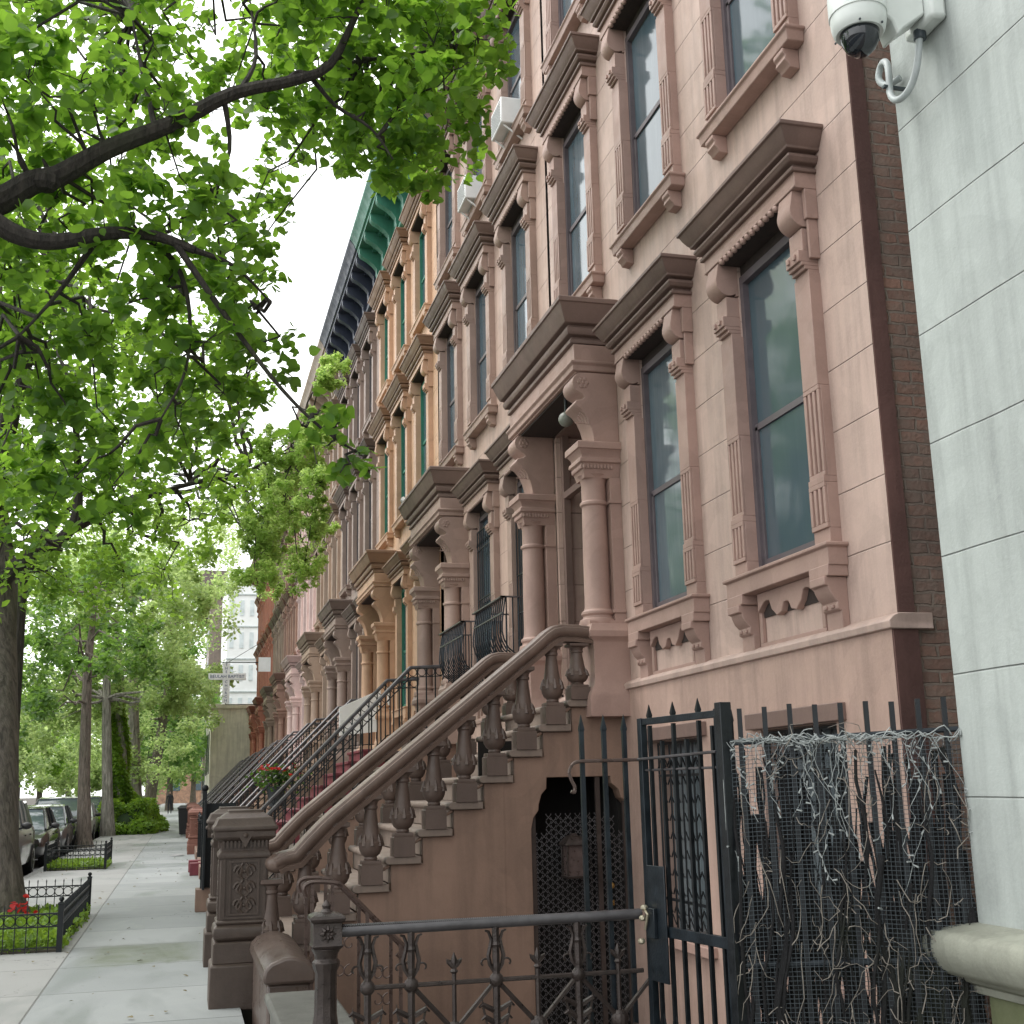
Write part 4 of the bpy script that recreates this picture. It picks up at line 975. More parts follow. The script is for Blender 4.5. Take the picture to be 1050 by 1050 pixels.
# ------------------------------------------------------------------ second house: window grilles and bellied guards
b2 = H[1][1]
for i, b in enumerate(b2[:2]):
    t = thing('window_grille', (XF-.05, b, 3), 'barred iron grille over the %s parlor window of the second house' % ('nearer' if i == 0 else 'farther'), 'window grille', 'window grilles of the second house')
    s = MB(); grille(s, XF-.02, b, 3.02, 4.93, .46)
    for z in (3.55, 4.0): s.box(XF-.028, XF-.012, b-.46, b+.46, z, z+.012)
    s.build('bars', M['iron_navy'], t)
    t = thing('window_guard', (XF-.1, b, 2.9), 'bellied iron window guard below the %s parlor window of the second house' % ('nearer' if i == 0 else 'farther'), 'window guard', 'bellied window guards')
    s = MB(); ga0, ga1 = b-.68, b+.68; xo = XF-.52
    def bel(v): return XF-.12-.36*(sin(min(1, v*1.25)*pi*.62)) if v < .8 else XF-.12-.36*sin(pi*.62)+.0
    for k in range(15):
        y = ga0+(ga1-ga0)*k/14; s.tube([(XF-.10-.37*sin(pi*min(v*1.5, 1.0)*.5)-(.05*sin(pi*v) if v > .3 else 0), y, 2.72+.86*v**1.1) for v in [q/10 for q in range(11)]], .009, 5)
    for y in (ga0, ga1):
        for k in range(6):
            x = xo+.06+k*.07; v = .12+.05*k; s.tube([(x, y, 3.58), (x, y, 2.75+.0+.25*(5-k)/5)], .008, 5)
    s.build('bars', M['iron_navy'], t)
    s = MB(); s.box(xo-.0, xo+.05, ga0-.02, ga1+.02, 3.575, 3.59); s.box(xo, XF, ga0-.02, ga0+.02, 3.575, 3.59); s.box(xo, XF, ga1-.02, ga1+.02, 3.575, 3.59)
    s.box(xo+.01, xo+.03, ga0, ga1, 3.40, 3.415); s.build('top_rail', M['rail_top'], t)
# white air conditioners
def ac(b, z, label):
    t = thing('air_conditioner', (XF-.1, b, z), label, 'air conditioner', 'white window air conditioners')
    s = MB(); s.box(XF-.28, XF+.10, b-.25, b+.25, z+.015, z+.36); s.build('body', M['white'], t, .015)
    s = MB()
    for k in range(8): s.box(XF-.286, XF-.28, b-.22, b+.22, z+.05+k*.036, z+.06+k*.036)
    s.build('vent_slats', simple('ac_grey', (.4, .41, .41), .5), t)
    
    for q in (-.2, .2): s = MB(); s.tube([(XF-.24, b+q, z+.01), (XF+.0, b+q, z-.16)], .012, 5); s.build('support_arm', M['white'], t)
ac(b2[0], 9.48, 'white air conditioner in the nearer top floor window of the second house'); ac(b2[1], 9.48, 'white air conditioner in the farther top floor window of the second house')
t = thing('floodlight', (XF-.3, H[1][2]+1.4, 5.95), 'small white twin floodlight on the end of the second portico', 'floodlight')
s = MB(); s.box(XF-.42, XF-.36, H[1][2]+1.35, H[1][2]+1.45, 6.0, 6.12); s.build('body', M['white'], t, .01)
s = MB(); s.tube([(XF-.4, H[1][2]+1.4, 6.05), (XF-.5, H[1][2]+1.36, 6.0)], [.02, .05], 10); s.tube([(XF-.4, H[1][2]+1.4, 6.08), (XF-.48, H[1][2]+1.46, 6.15)], [.02, .05], 10); s.build('lamp', M['white'], t)
# porch lamp inside the first portico
t = thing('porch_light', (3.6, H[0][2]+.6, 5.1), 'frosted globe porch light under the first portico', 'lamp')
s = MB(); s.ball((3.45, H[0][2]-.55, 5.03), .075, n=16); s.build('globe', simple('frosted_globe', (.2, .21, .18), .35), t, ang=80)
s = MB(); s.tube([(3.45, H[0][2]-.55, 5.1), (3.45, H[0][2]-.55, 5.28)], .015, 6); s.build('stem', M['iron'], t)
# white panel and flowers by the third stoop
M['panel_white'] = simple('panel_white', (.93, .94, .94), .5, 0, .05, 3, 0)
s = MB(); yq = H[2][2]-1.13; s.prism([(2.72, 2.55), (3.74, 2.65), (3.74, 3.42), (3.55, 3.42), (2.72, 3.06)], 'y', yq, yq+.05); s.box(2.74, 3.7, yq-.01, yq, 2.82, 2.84)
tag(s.build('white_panel', M['panel_white'], None, .004), 'white painted panel beside the landing of the orange tan house stoop', 'panel')
M['leaf_low'] = leafmat('planter_leaf', (.03, .07, .02), (.08, .15, .03), (.15, .3, .04)); M['petal'] = leafmat('red_petal', (.5, .015, .02), (.65, .03, .03), (.7, .05, .04))

# ------------------------------------------------------------------ foliage
LEAF_HEART = (np.array([(0, 0, 0), (-.28, .02, .03), (-.5, .28, .07), (-.42, .62, .06), (-.16, .88, .02), (0, 1.06, -.04), (.16, .88, .02), (.42, .62, .06), (.5, .28, .07), (.28, .02, .03)], float),
              [(0, 1, 2, 3, 4, 5), (0, 5, 6, 7, 8, 9)])
LEAF_OVAL = (np.array([(0, 0, 0), (-.36, .4, .08), (-.2, .85, .03), (0, 1.05, -.03), (.2, .85, .03), (.36, .4, .08)], float), [(0, 1, 2, 3), (0, 3, 4, 5)])
LEAF_DIA = (np.array([(0, 0, 0), (-.4, .5, .08), (0, 1, 0), (.4, .5, .08)], float), [(0, 1, 2, 3)])
def leaves(name, P, size, shape, mat, parent, rs, up=.5, var=.35, droop=.5):
    n = len(P); T, F = shape; k = len(T)
    nrm = rs.normal(size=(n, 3)); nrm[:, 2] = np.abs(nrm[:, 2])*1.0+up; nrm /= np.linalg.norm(nrm, axis=1)[:, None]
    ax = rs.normal(size=(n, 3)); ax[:, 2] -= droop; ax -= nrm*np.sum(ax*nrm, axis=1)[:, None]; ax /= np.linalg.norm(ax, axis=1)[:, None]+1e-9
    sd = np.cross(ax, nrm); s = size*(1+var*(rs.random(n)*2-1))
    V = P[:, None, :]+s[:, None, None]*(T[None, :, 0, None]*sd[:, None, :]+T[None, :, 1, None]*ax[:, None, :]+T[None, :, 2, None]*nrm[:, None, :])
    off = wloc(parent) if parent else Vector((0, 0, 0))
    V = V.reshape(-1, 3)-np.array(off)
    me = bpy.data.meshes.new(name); me.vertices.add(n*k); me.vertices.foreach_set('co', V.astype(np.float32).ravel())
    m = len(F[0]); nf = n*len(F); me.loops.add(nf*m); me.polygons.add(nf)
    idx = (np.arange(n)[:, None, None]*k+np.array(F)[None]).ravel()
    me.loops.foreach_set('vertex_index', idx.astype(np.int32)); me.polygons.foreach_set('loop_start', np.arange(0, nf*m, m, dtype=np.int32)); me.polygons.foreach_set('loop_total', np.full(nf, m, dtype=np.int32))
    me.update(calc_edges=True); me.validate(); me.materials.append(mat)
    o = bpy.data.objects.new(name, me); COL.objects.link(o)
    if parent: o.parent = parent
    return o
def blob_pts(cl, per, rs, depth=1.3, power=.5):
    out = []
    for (x, y, z, r) in cl:
        n = max(3, int(per*rs.uniform(.55, 1.4))); d = rs.normal(size=(n, 3)); d /= np.linalg.norm(d, axis=1)[:, None]
        d *= (rs.random(n)**power)[:, None]*r; d[:, 1] *= depth
        # sprays: gather leaves round a few small centres inside the clump
        out.append(d+np.array([x, y, z]))
    return np.concatenate(out)
def spray_pts(cl, per, rs, sub=6, sr=.35, depth=1.3):
    c2 = []
    for (x, y, z, r) in cl:
        for _ in range(sub):
            d = rs.normal(size=3); d /= np.linalg.norm(d); d *= r*1.25*rs.random()**.4
            c2.append((x+d[0], y+d[1]*depth, z+d[2], r*sr*rs.uniform(.6, 1.5)))
    return blob_pts(c2, per/sub, rs), c2
def wig(a, b, n, amp, r):
    a = Vector(a); b = Vector(b); L = (b-a).length; out = []
    for i in range(n+1):
        t = i/n; p = a.lerp(b, t)
        k = sin(pi*t)*amp*L
        out.append(p+Vector((r.uniform(-k, k), r.uniform(-k, k), r.uniform(-k, k)+.08*L*sin(pi*t))))
    return out
def branch_to(mb, limbpts, cl, r0, r, amp=.12, r1=.002):
    for c in cl:
        p = Vector(c[:3]); q = min(limbpts, key=lambda v: (v-p).length)
        if (p-q).length < .03: continue
        m = q; L = (p-q).length
        path = wig(m, p, 5, amp, r); rr = [r0*(1-.85*i/5)*min(1, .5+L)+r1 for i in range(6)]
        mb.tube(path, rr, 5)
NEAR = [(-1.76,9.15,8.16,0.31),(-0.74,8.59,7.8,0.29),(0.37,8.78,8.17,0.3),(0.62,7.13,7.04,0.25),(1.03,7.99,7.77,0.28),(1.26,8.6,8.19,0.3),(2.02,9.47,8.96,0.34),(-2.19,10.27,8.53,0.35),(-1.3,7.39,6.72,0.25),(-1.33,8.47,7.24,0.28),(-0.97,8.73,7.68,0.29),(-0.73,9.01,7.91,0.3),(-0.34,9.36,8.03,0.31),(0.41,7.49,6.92,0.25),(0.93,10.16,8.77,0.34),(0.94,7.66,7.11,0.26),(1.38,7.93,7.41,0.27),(1.99,10.46,9.19,0.36),(1.96,8.38,7.75,0.29),(-1.23,7.06,6.0,0.23),(-1.38,9.49,7.83,0.32),(-1.21,10.43,8.19,0.34),(-0.59,8.02,6.68,0.26),(-0.35,7.01,6.17,0.23),(-0.08,9.1,7.64,0.3),(0.29,10.02,8.45,0.34),(0.75,10.13,8.25,0.34),(1.02,8.77,7.58,0.29),(1.49,8.91,7.7,0.3),(1.82,8.72,7.51,0.3),(1.91,7.75,6.96,0.27),(-1.25,6.94,5.7,0.23),(-1.03,6.97,5.75,0.23),(-0.75,7.12,5.86,0.23),(-0.65,9.35,7.29,0.3),(-0.38,9.56,7.38,0.31),(-0.12,9.33,7.5,0.3),(0.47,8.54,7.02,0.28),(0.69,8.21,6.82,0.27),(1.04,9.04,7.38,0.3),(1.51,9.68,7.83,0.32),(1.8,9.55,7.72,0.32),(2.36,9.79,8.08,0.33),(-1.3,7.27,5.56,0.23),(-1.47,9.9,7.15,0.32),(-0.81,7.51,5.72,0.24),(-0.76,10.09,7.24,0.32),(-0.26,7.33,5.85,0.23),(0.04,9.8,7.34,0.31),(0.41,7.9,6.28,0.25),(0.89,9.8,7.29,0.31),(0.92,7.95,6.39,0.26),(1.4,8.15,6.52,0.27),(1.69,8.37,6.65,0.27),(-1.38,8.46,5.8,0.26),(-0.98,7.7,5.47,0.24),(-0.91,9.29,6.32,0.29),(-0.56,8.13,5.91,0.25),(-0.37,9.02,6.48,0.28),(-0.01,7.06,5.28,0.22),(0.57,10.23,7.03,0.32),(1.19,9.58,6.99,0.31),(1.41,9.29,6.76,0.3),(2.1,10.28,7.34,0.33),(-1.41,8.17,5.37,0.25),(-1.44,9.84,6.25,0.3),(-1.14,10.22,6.38,0.31),(-0.4,6.93,4.87,0.21),(-0.19,7.08,4.96,0.22),(-0.01,8.8,5.97,0.27),(0.4,9.7,6.39,0.3),(-1.36,8.2,5.12,0.25),(-1.06,7.35,4.83,0.22),(-0.82,8.27,5.16,0.25),(-0.64,8.24,5.31,0.25),(-0.21,8.27,5.2,0.25),(0.14,8.45,5.36,0.26),(0.39,9.43,5.86,0.29),(-1.92,10.13,5.6,0.31),(-1.37,8.57,5.03,0.26),(-1.33,9.28,5.17,0.28),(-0.81,9.3,5.23,0.28),(-0.41,7.27,4.5,0.22),(-0.19,7.42,4.72,0.22),(0.12,7.23,4.66,0.22),(0.26,7.54,4.59,0.22),(-1.8,9.47,4.93,0.28),(-1.79,10.26,5.15,0.3),(-1.28,8.93,4.83,0.26),(-0.66,7.55,4.38,0.22),(-0.66,9.61,5.04,0.28),(-0.25,8.33,4.67,0.25),(0.04,7.2,4.26,0.21),(0.4,8.39,4.57,0.25),(-1.28,8.49,4.29,0.25),(-0.97,7.86,4.18,0.23),(-0.83,8.03,4.15,0.23),(-0.69,10.33,4.87,0.3),(-0.26,8.39,4.27,0.24),(0.17,7.86,4.16,0.23),(0.34,8.63,4.57,0.25),(-1.63,8.91,4.0,0.26),(-1.59,9.98,4.33,0.29),(-1.33,10.36,4.44,0.3),(-0.73,7.75,3.85,0.22),(-0.54,10.35,4.5,0.3),(-0.1,7.58,3.84,0.22),(0.05,9.44,4.41,0.27),(-1.29,6.92,3.24,0.2),(-1.4,8.65,3.72,0.25),(-1.36,10.34,4.1,0.3),(-0.69,7.33,3.39,0.21),(-0.46,7.3,3.37,0.21),(0.75,7.05,6.95,0.23),(0.48,7.13,6.66,0.23),(0.73,7.13,6.89,0.24),(1.15,7.22,6.86,0.24),(1.43,7.89,7.46,0.26),(1.88,7.71,7.31,0.26),(0.82,7.3,6.67,0.24),(1.27,7.96,7.24,0.26),(1.52,7.46,6.68,0.24),(1.81,7.76,7.02,0.25),(0.87,7.87,6.61,0.25),(1.05,7.79,6.54,0.25),(1.44,7.55,6.51,0.24),(1.56,7.04,6.21,0.23),(1.08,7.75,6.17,0.24),(1.28,7.28,6.04,0.23),(1.76,8.12,6.54,0.26),(1.29,7.89,5.96,0.24),(1.5,8.12,6.08,0.25)]
SPRAY = [(0.74,7.22,3.87,0.1),(0.56,6.64,3.56,0.09),(0.71,6.71,3.65,0.09),(0.8,6.67,3.62,0.09),(0.77,7.2,3.64,0.1),(0.82,6.9,3.56,0.1),(0.92,6.72,3.46,0.09),(0.81,6.78,3.37,0.09)]
MID = [(-2.12,17.43,8.55,0.54),(-2.41,22.74,10.66,0.71),(-3.48,22.78,10.02,0.71),(-2.86,22.3,9.45,0.69),(-1.37,17.09,8.11,0.53),(-0.8,15.25,6.98,0.47),(-0.38,15.47,7.14,0.47),(0.32,20.28,9.27,0.62),(-3.83,20.79,8.43,0.64),(-2.95,19.2,7.55,0.59),(-2.06,18.02,7.5,0.55),(-1.81,18.59,7.46,0.56),(-1.26,20.62,8.55,0.63),(-0.24,17.79,7.33,0.54),(0.41,20.54,8.64,0.63),(-2.31,15.32,5.83,0.46),(-2.6,19.96,7.03,0.6),(-1.41,18.32,6.62,0.55),(-0.7,17.34,6.46,0.52),(-0.36,17.89,7.01,0.54),(0.68,19.34,7.49,0.58),(-2.27,14.91,5.35,0.45),(-2.54,19.48,6.27,0.58),(-2.28,22.72,7.37,0.68),(-1.06,18.07,6.03,0.54),(-0.12,21.2,6.82,0.63),(0.38,16.01,5.77,0.48),(-3.74,22.71,6.59,0.68),(-1.93,15.23,4.57,0.45),(-1.85,21.55,6.26,0.64),(-0.95,20.97,5.9,0.62),(-0.04,19.63,5.83,0.58),(0.47,21.6,6.43,0.64),(-2.94,16.25,4.18,0.48),(-3.1,20.69,5.12,0.61),(-2.4,18.62,4.84,0.55),(-1.96,20.75,5.1,0.61),(-0.97,19.65,4.87,0.57),(-0.46,22.96,5.65,0.67)]
LOCUST = [(1.87,19.47,7.42,0.27),(1.25,19.72,7.18,0.27),(1.71,19.44,7.03,0.27),(1.93,20.05,7.35,0.28),(1.21,22.88,7.55,0.31),(1.46,19.86,6.73,0.27),(1.62,20.32,7.02,0.28),(2.04,19.8,6.84,0.27),(1.09,22.04,6.86,0.3),(1.42,22.03,7.08,0.3),(1.61,20.65,6.78,0.28),(1.88,18.25,6.19,0.25),(1.09,21.93,6.41,0.3),(1.4,18.93,6.03,0.26),(1.54,19.69,6.09,0.27),(1.78,18.47,5.8,0.25),(1.06,19.3,5.64,0.26),(1.3,21.14,6.03,0.29),(1.94,22.04,6.08,0.3),(2.17,21.79,6.29,0.3),(1.08,19.4,5.28,0.26),(1.35,21.21,5.79,0.29),(1.86,20.34,5.37,0.27),(0.95,18.85,4.85,0.25),(1.48,22.96,5.51,0.31),(1.71,19.76,5.05,0.27),(2.22,19.79,8.68,0.23),(2.01,18.46,7.97,0.21)]
SLENDER = [(-2.92,45.64,10.06,0.84),(-4.32,39.85,8.06,0.73),(-4.04,45.49,8.89,0.83),(-2.64,39.54,8.37,0.72),(-2.2,45.82,9.59,0.84),(-4.64,41.74,7.98,0.76),(-3.39,42.68,7.55,0.78),(-2.26,39.54,7.74,0.72),(-4.05,37.42,6.15,0.68),(-3.33,38.3,5.98,0.7),(-2.5,45.94,7.52,0.83),(-1.38,38.28,6.21,0.69),(-4.83,44.4,6.28,0.81),(-3.45,45.65,6.54,0.83),(-2.26,37.96,5.48,0.69),(-1.57,39.53,5.21,0.72),(-4.89,45.23,5.23,0.82),(-4.0,45.45,5.37,0.82),(-4.93,43.33,4.02,0.79),(-4.17,40.11,4.16,0.73)]
PALE = [(0.87,53.44,14.27,0.92),(-3.07,59.7,14.54,1.03),(-1.46,59.54,14.81,1.02),(-0.45,79.42,18.94,1.37),(1.95,75.06,17.71,1.29),(2.12,58.09,13.97,1.0),(-7.11,69.36,15.3,1.19),(-5.66,63.59,13.49,1.09),(-5.01,76.25,16.49,1.31),(-2.31,63.25,14.01,1.08),(-1.38,62.76,14.46,1.08),(0.19,51.78,11.59,0.89),(1.99,79.44,17.53,1.36),(2.54,66.46,15.16,1.14),(-9.04,76.02,14.82,1.31),(-6.0,59.02,11.95,1.01),(-5.18,61.18,12.32,1.05),(-4.16,67.53,12.9,1.15),(-3.04,61.13,12.55,1.04),(-1.11,52.45,11.11,0.9),(-0.25,50.88,10.71,0.87),(1.35,66.03,12.71,1.13),(-7.45,63.24,10.71,1.08),(-7.73,76.4,13.67,1.31),(-6.57,76.71,13.27,1.31),(-5.01,74.71,13.36,1.27),(-2.1,50.84,9.72,0.87),(-1.86,74.97,13.7,1.28),(-0.4,61.66,11.29,1.05),(1.41,68.86,12.26,1.17),(-6.32,63.25,10.28,1.08),(-4.05,51.98,7.94,0.88),(-4.4,62.66,9.79,1.06),(-2.1,59.95,9.11,1.02),(-1.72,76.53,11.51,1.3),(-0.28,52.65,8.61,0.89),(-8.0,75.72,9.89,1.29),(-6.43,79.46,10.55,1.35),(-3.29,56.07,7.69,0.95),(-2.37,53.99,7.13,0.91),(-1.19,60.65,8.11,1.02),(0.4,75.73,9.36,1.28),(-7.06,74.68,8.53,1.27),(-5.7,77.41,8.9,1.31),(-3.45,55.59,6.76,0.94),(-2.92,61.53,7.01,1.04),(-0.69,51.71,5.86,0.87),(-0.02,55.33,6.57,0.93),(-5.72,57.37,5.39,0.97),(-5.35,70.12,6.64,1.18),(-4.19,72.53,6.85,1.22),(-2.77,67.93,6.1,1.14),(-0.85,51.68,5.1,0.87),(0.45,64.7,5.51,1.09),(-7.21,79.87,5.52,1.35),(-5.62,71.51,5.3,1.21),(-4.09,67.5,4.46,1.14),(-3.35,75.53,5.04,1.27),(-1.38,75.89,5.02,1.28),(0.13,67.48,4.68,1.13),(-5.97,66.24,2.92,1.12),(-5.0,72.44,3.07,1.22),(-4.29,70.36,3.97,1.18),(-2.16,64.36,3.38,1.08),(-1.14,70.93,3.66,1.19)]

rs = np.random.default_rng(5); rp = random.Random(5)
M['bark'] = barkmat('bark_dark', (.17, .15, .13)); M['bark_limb'] = barkmat('bark_limb', (.05, .042, .036), 2); M['bark_grey'] = barkmat('bark_grey', (.36, .34, .30)); M['bark_mid'] = barkmat('bark_mid', (.22, .185, .155), 1.5)
M['leaf_near'] = leafmat('linden_leaf', (.04, .11, .025), (.13, .26, .04), (.36, .64, .06), .58, .9)
M['leaf_mid'] = leafmat('linden_leaf_mid', (.06, .15, .035), (.20, .36, .05), (.50, .80, .09), .55, .5)
M['leaf_locust'] = leafmat('locust_leaf', (.24, .42, .09), (.42, .62, .15), (.72, .95, .28), .65, .6)
M['leaf_pale'] = leafmat('pale_leaf', (.22, .36, .11), (.42, .56, .20), (.76, .95, .36), .55, .25)  # distance haze put into the leaf colour as extra brightness
M['leaf_dark'] = leafmat('dark_leaf', (.04, .11, .03), (.13, .25, .05), (.32, .56, .09), .5, .3)
M['leaf_purple'] = leafmat('copper_leaf', (.035, .02, .03), (.09, .05, .065), (.18, .08, .10), .4, .5)
M['leaf_ivy'] = leafmat('ivy_leaf', (.10, .22, .03), (.25, .42, .05), (.50, .75, .08), .4, .8)

re_ = random.Random(9)
NEAR += [(re_.uniform(-4.2, -1.9), re_.uniform(5.0, 9.5), re_.uniform(4.9, 8.5), .38) for _ in range(26)]
MID += [(re_.uniform(-6.2, -3.4), re_.uniform(16.5, 22.5), re_.uniform(5.6, 11.5), .85) for _ in range(20)]+[(re_.uniform(-3.4, -1.5), re_.uniform(17, 21), re_.uniform(9.5, 12), .8) for _ in range(7)]
# near overhanging linden; its trunk stands just left of the view
t1 = thing('linden_tree', (-2.75, 6.6, 0), 'nearest linden tree whose dark limbs and large leaves overhang the top left', 'tree', 'street trees along the kerb')
limb1 = smooth([(-2.75, 6.6, 3.2), (-2.3, 6.9, 4.2), (-1.48, 7.2, 4.90), (-1.17, 7.2, 5.06), (-1.0, 7.2, 5.2), (-.85, 7.2, 5.26), (-.58, 7.2, 5.47), (-.19, 7.2, 5.70), (.16, 7.2, 5.95), (.53, 7.25, 6.12), (.78, 7.3, 6.30), (.94, 7.3, 6.67), (1.10, 7.4, 7.1)], 3)
limb2 = smooth([(-2.3, 6.9, 4.2), (-1.85, 6.95, 4.75), (-1.45, 7.0, 5.0), (-1.18, 7.0, 4.84), (-1.0, 7.0, 4.75), (-.81, 7.0, 4.74), (-.54, 7.0, 4.82), (-.27, 7.0, 4.83), (-.04, 7.0, 4.76)], 3)
s = MB(); s.tube([(-2.75, 6.6, -.05), (-2.75, 6.6, .4), (-2.76, 6.6, 1.8), (-2.75, 6.6, 3.2), (-2.4, 6.85, 4.05), (-2.3, 6.9, 4.2)], [.36, .27, .24, .21, .16, .12], 14); s.build('trunk', M['bark'], t1)
s = MB(); s.tube(limb1, [.11-.095*(i/(len(limb1)-1))**.9 for i in range(len(limb1))], 9); s.build('limb', M['bark_limb'], t1)
s = MB(); s.tube(limb2, [.085-.06*i/(len(limb2)-1) for i in range(len(limb2))], 9); s.ball((-.92, 7.18, 5.2), .075, 1.2, 1, .9, 8); s.build('limb', M['bark_limb'], t1)
subs = [[(.5, 7.25, 6.12), (.62, 7.3, 6.22), (.83, 7.4, 6.07), (1.07, 7.4, 5.93), (1.22, 7.4, 5.72)], [(.72, 7.3, 6.25), (.9, 7.5, 6.52), (1.1, 7.6, 6.58), (1.44, 7.6, 6.68), (1.72, 7.6, 6.80)], [(-.33, 7.1, 4.86), (-.15, 7.2, 4.75), (-.06, 7.2, 4.45), (-.07, 7.2, 4.07), (-.2, 7.2, 3.76)], [(-.15, 7.0, 4.79), (.05, 7.0, 4.5), (.26, 7.0, 4.21), (.49, 7.0, 3.92), (.73, 7.0, 3.69), (.98, 7.0, 3.53)], [(-.61, 7.1, 4.81), (-.81, 7.2, 4.51), (-1.01, 7.2, 4.22)],
        [(.2, 7.2, 5.97), (.3, 7.3, 6.3), (.25, 7.4, 6.8)], [(-.3, 7.2, 5.62), (-.4, 7.4, 6.1), (-.5, 7.5, 6.6)], [(.1, 7.2, 5.92), (.15, 7.3, 5.6), (.05, 7.3, 5.3)], [(-.04, 7.0, 4.76), (.2, 7.1, 4.72), (.42, 7.2, 4.55)]]
s = MB(); lp = list(limb1)+list(limb2)
for q in subs:
    sp = smooth(q, 4); lp += sp; s.tube(sp, [.022*(1-.75*i/(len(sp)-1)) for i in range(len(sp))], 6)
pts, c2 = spray_pts(NEAR, 135, rs, 8, .42); pts2, c3 = spray_pts(SPRAY, 15, rs, 3, .5, .8)
branch_to(s, lp, NEAR+SPRAY, .012, rp)
branch_to(s, [Vector(c[:3]) for c in NEAR+SPRAY], [c for i, c in enumerate(c2) if i % 2 == 0], .004, rp, .1, .001)
s.build('branches', M['bark_limb'], t1)
allp = np.concatenate([pts, pts2]); keep = allp[:, 0] < (allp[:, 1]*.375)      # stay clear of the house front
leaves('crown', allp[keep], .072, LEAF_HEART, M['leaf_near'], t1, rs, .45, .38, .6)

# second linden, big trunk at the left edge
t2 = thing('linden_tree', (-2.4, 18, 0), 'large linden tree with a thick dark trunk standing in the ring topped tree pit fence', 'tree', 'street trees along the kerb')
s = MB(); s.tube([(-2.33, 17.9, -.05), (-2.36, 17.92, .22), (-2.46, 18.0, .95), (-2.58, 18.5, 2.4), (-2.77, 19.3, 4.0), (-2.85, 19.55, 4.8), (-2.95, 19.5, 5.8), (-3.2, 19.5, 7.5), (-3.1, 19.4, 10)], [.50, .42, .37, .34, .31, .33, .24, .18, .08], 16); s.build('trunk', M['bark'], t2)
l1 = smooth([(-2.8, 19.5, 4.7), (-2.3, 18.6, 5.0), (-1.87, 18.5, 5.22), (-1.65, 18.5, 5.59), (-1.66, 18.5, 6.33), (-1.8, 18.5, 7.6)], 3); l2 = smooth([(-1.82, 18.6, 5.35), (-1.4, 19, 5.7), (-1.1, 19, 5.87), (-.27, 19, 6.21), (.39, 19, 6.4), (.83, 19, 6.6)], 3)
l3 = smooth([(-2.95, 19.5, 5.8), (-2.4, 17.5, 7.2), (-1.8, 16, 8.6)], 4)
s = MB(); s.tube(l1, [.13-.09*i/(len(l1)-1) for i in range(len(l1))], 8); s.tube(l2, [.07-.055*i/(len(l2)-1) for i in range(len(l2))], 7); s.tube(l3, [.13-.09*i/(len(l3)-1) for i in range(len(l3))], 8)
pts, c2 = spray_pts(MID, 400, rs, 9, .40)
branch_to(s, l1+l2+l3, MID, .03, rp, .12, .005); branch_to(s, [Vector(c[:3]) for c in MID], [c for i, c in enumerate(c2) if i % 2], .010, rp, .12, .002)
s.build('branches', M['bark_limb'], t2)
leaves('crown', pts, .10, LEAF_OVAL, M['leaf_mid'], t2, rs, .45, .35, .5)

# feathery locust crown reaching the facades
t3 = thing('locust_tree', (-3.0, 24, 0), 'feathery pale green locust tree with branches drooping in front of the house fronts', 'tree', 'street trees along the kerb')
s = MB(); s.tube([(-3.02, 24, 4.9), (-3.0, 24, 5.6), (-2.6, 23.7, 6.4), (-1.9, 23.2, 7.2)], [.10, .10, .09, .06], 8)
lb = smooth([(-1.9, 23.2, 7.2), (-1.2, 22.5, 7.2), (-.3, 22, 6.85), (.37, 22, 7.06), (1.05, 22, 7.36), (1.75, 21.5, 7.7)], 4); s.tube(lb, [.06-.045*i/(len(lb)-1) for i in range(len(lb))], 6)
s.tube([(-3.0, 24, -.05), (-3.0, 24, 2), (-3.02, 24, 4.9)], [.14, .11, .10], 10)
pts, c2 = spray_pts(LOCUST, 1500, rs, 20, .30, 1.1); branch_to(s, lb, LOCUST, .02, rp, .1, .003); branch_to(s, [Vector(c[:3]) for c in LOCUST], c2[::3], .006, rp, .1, .0015)
s.build('trunk', M['bark_limb'], t3)
leaves('crown', pts, .052, LEAF_DIA, M['leaf_locust'], t3, rs, .5, .3, .8)

# slender tree in the second pit
t4 = thing('young_tree', (-3.0, 42, 0), 'slender straight trunk tree with dark leaves in the second small fenced pit', 'tree', 'street trees along the kerb')
s = MB(); s.tube([(-2.95, 42, -.05), (-2.96, 42, .3), (-3.05, 42, 2.1), (-3.09, 42, 3.9), (-3.13, 42, 5.8), (-2.95, 42, 8.4)], [.34, .24, .19, .17, .14, .05], 10)
branch_to(s, [Vector((-3.1, 42, z)) for z in (4.5, 5.2, 5.8, 6.5, 7.2, 8)], SLENDER, .04, rp)
s.build('trunk', M['bark_mid'], t4)
pts, c2 = spray_pts(SLENDER, 420, rs, 7, .45); leaves('crown', pts, .15, LEAF_OVAL, M['leaf_dark'], t4, rs)

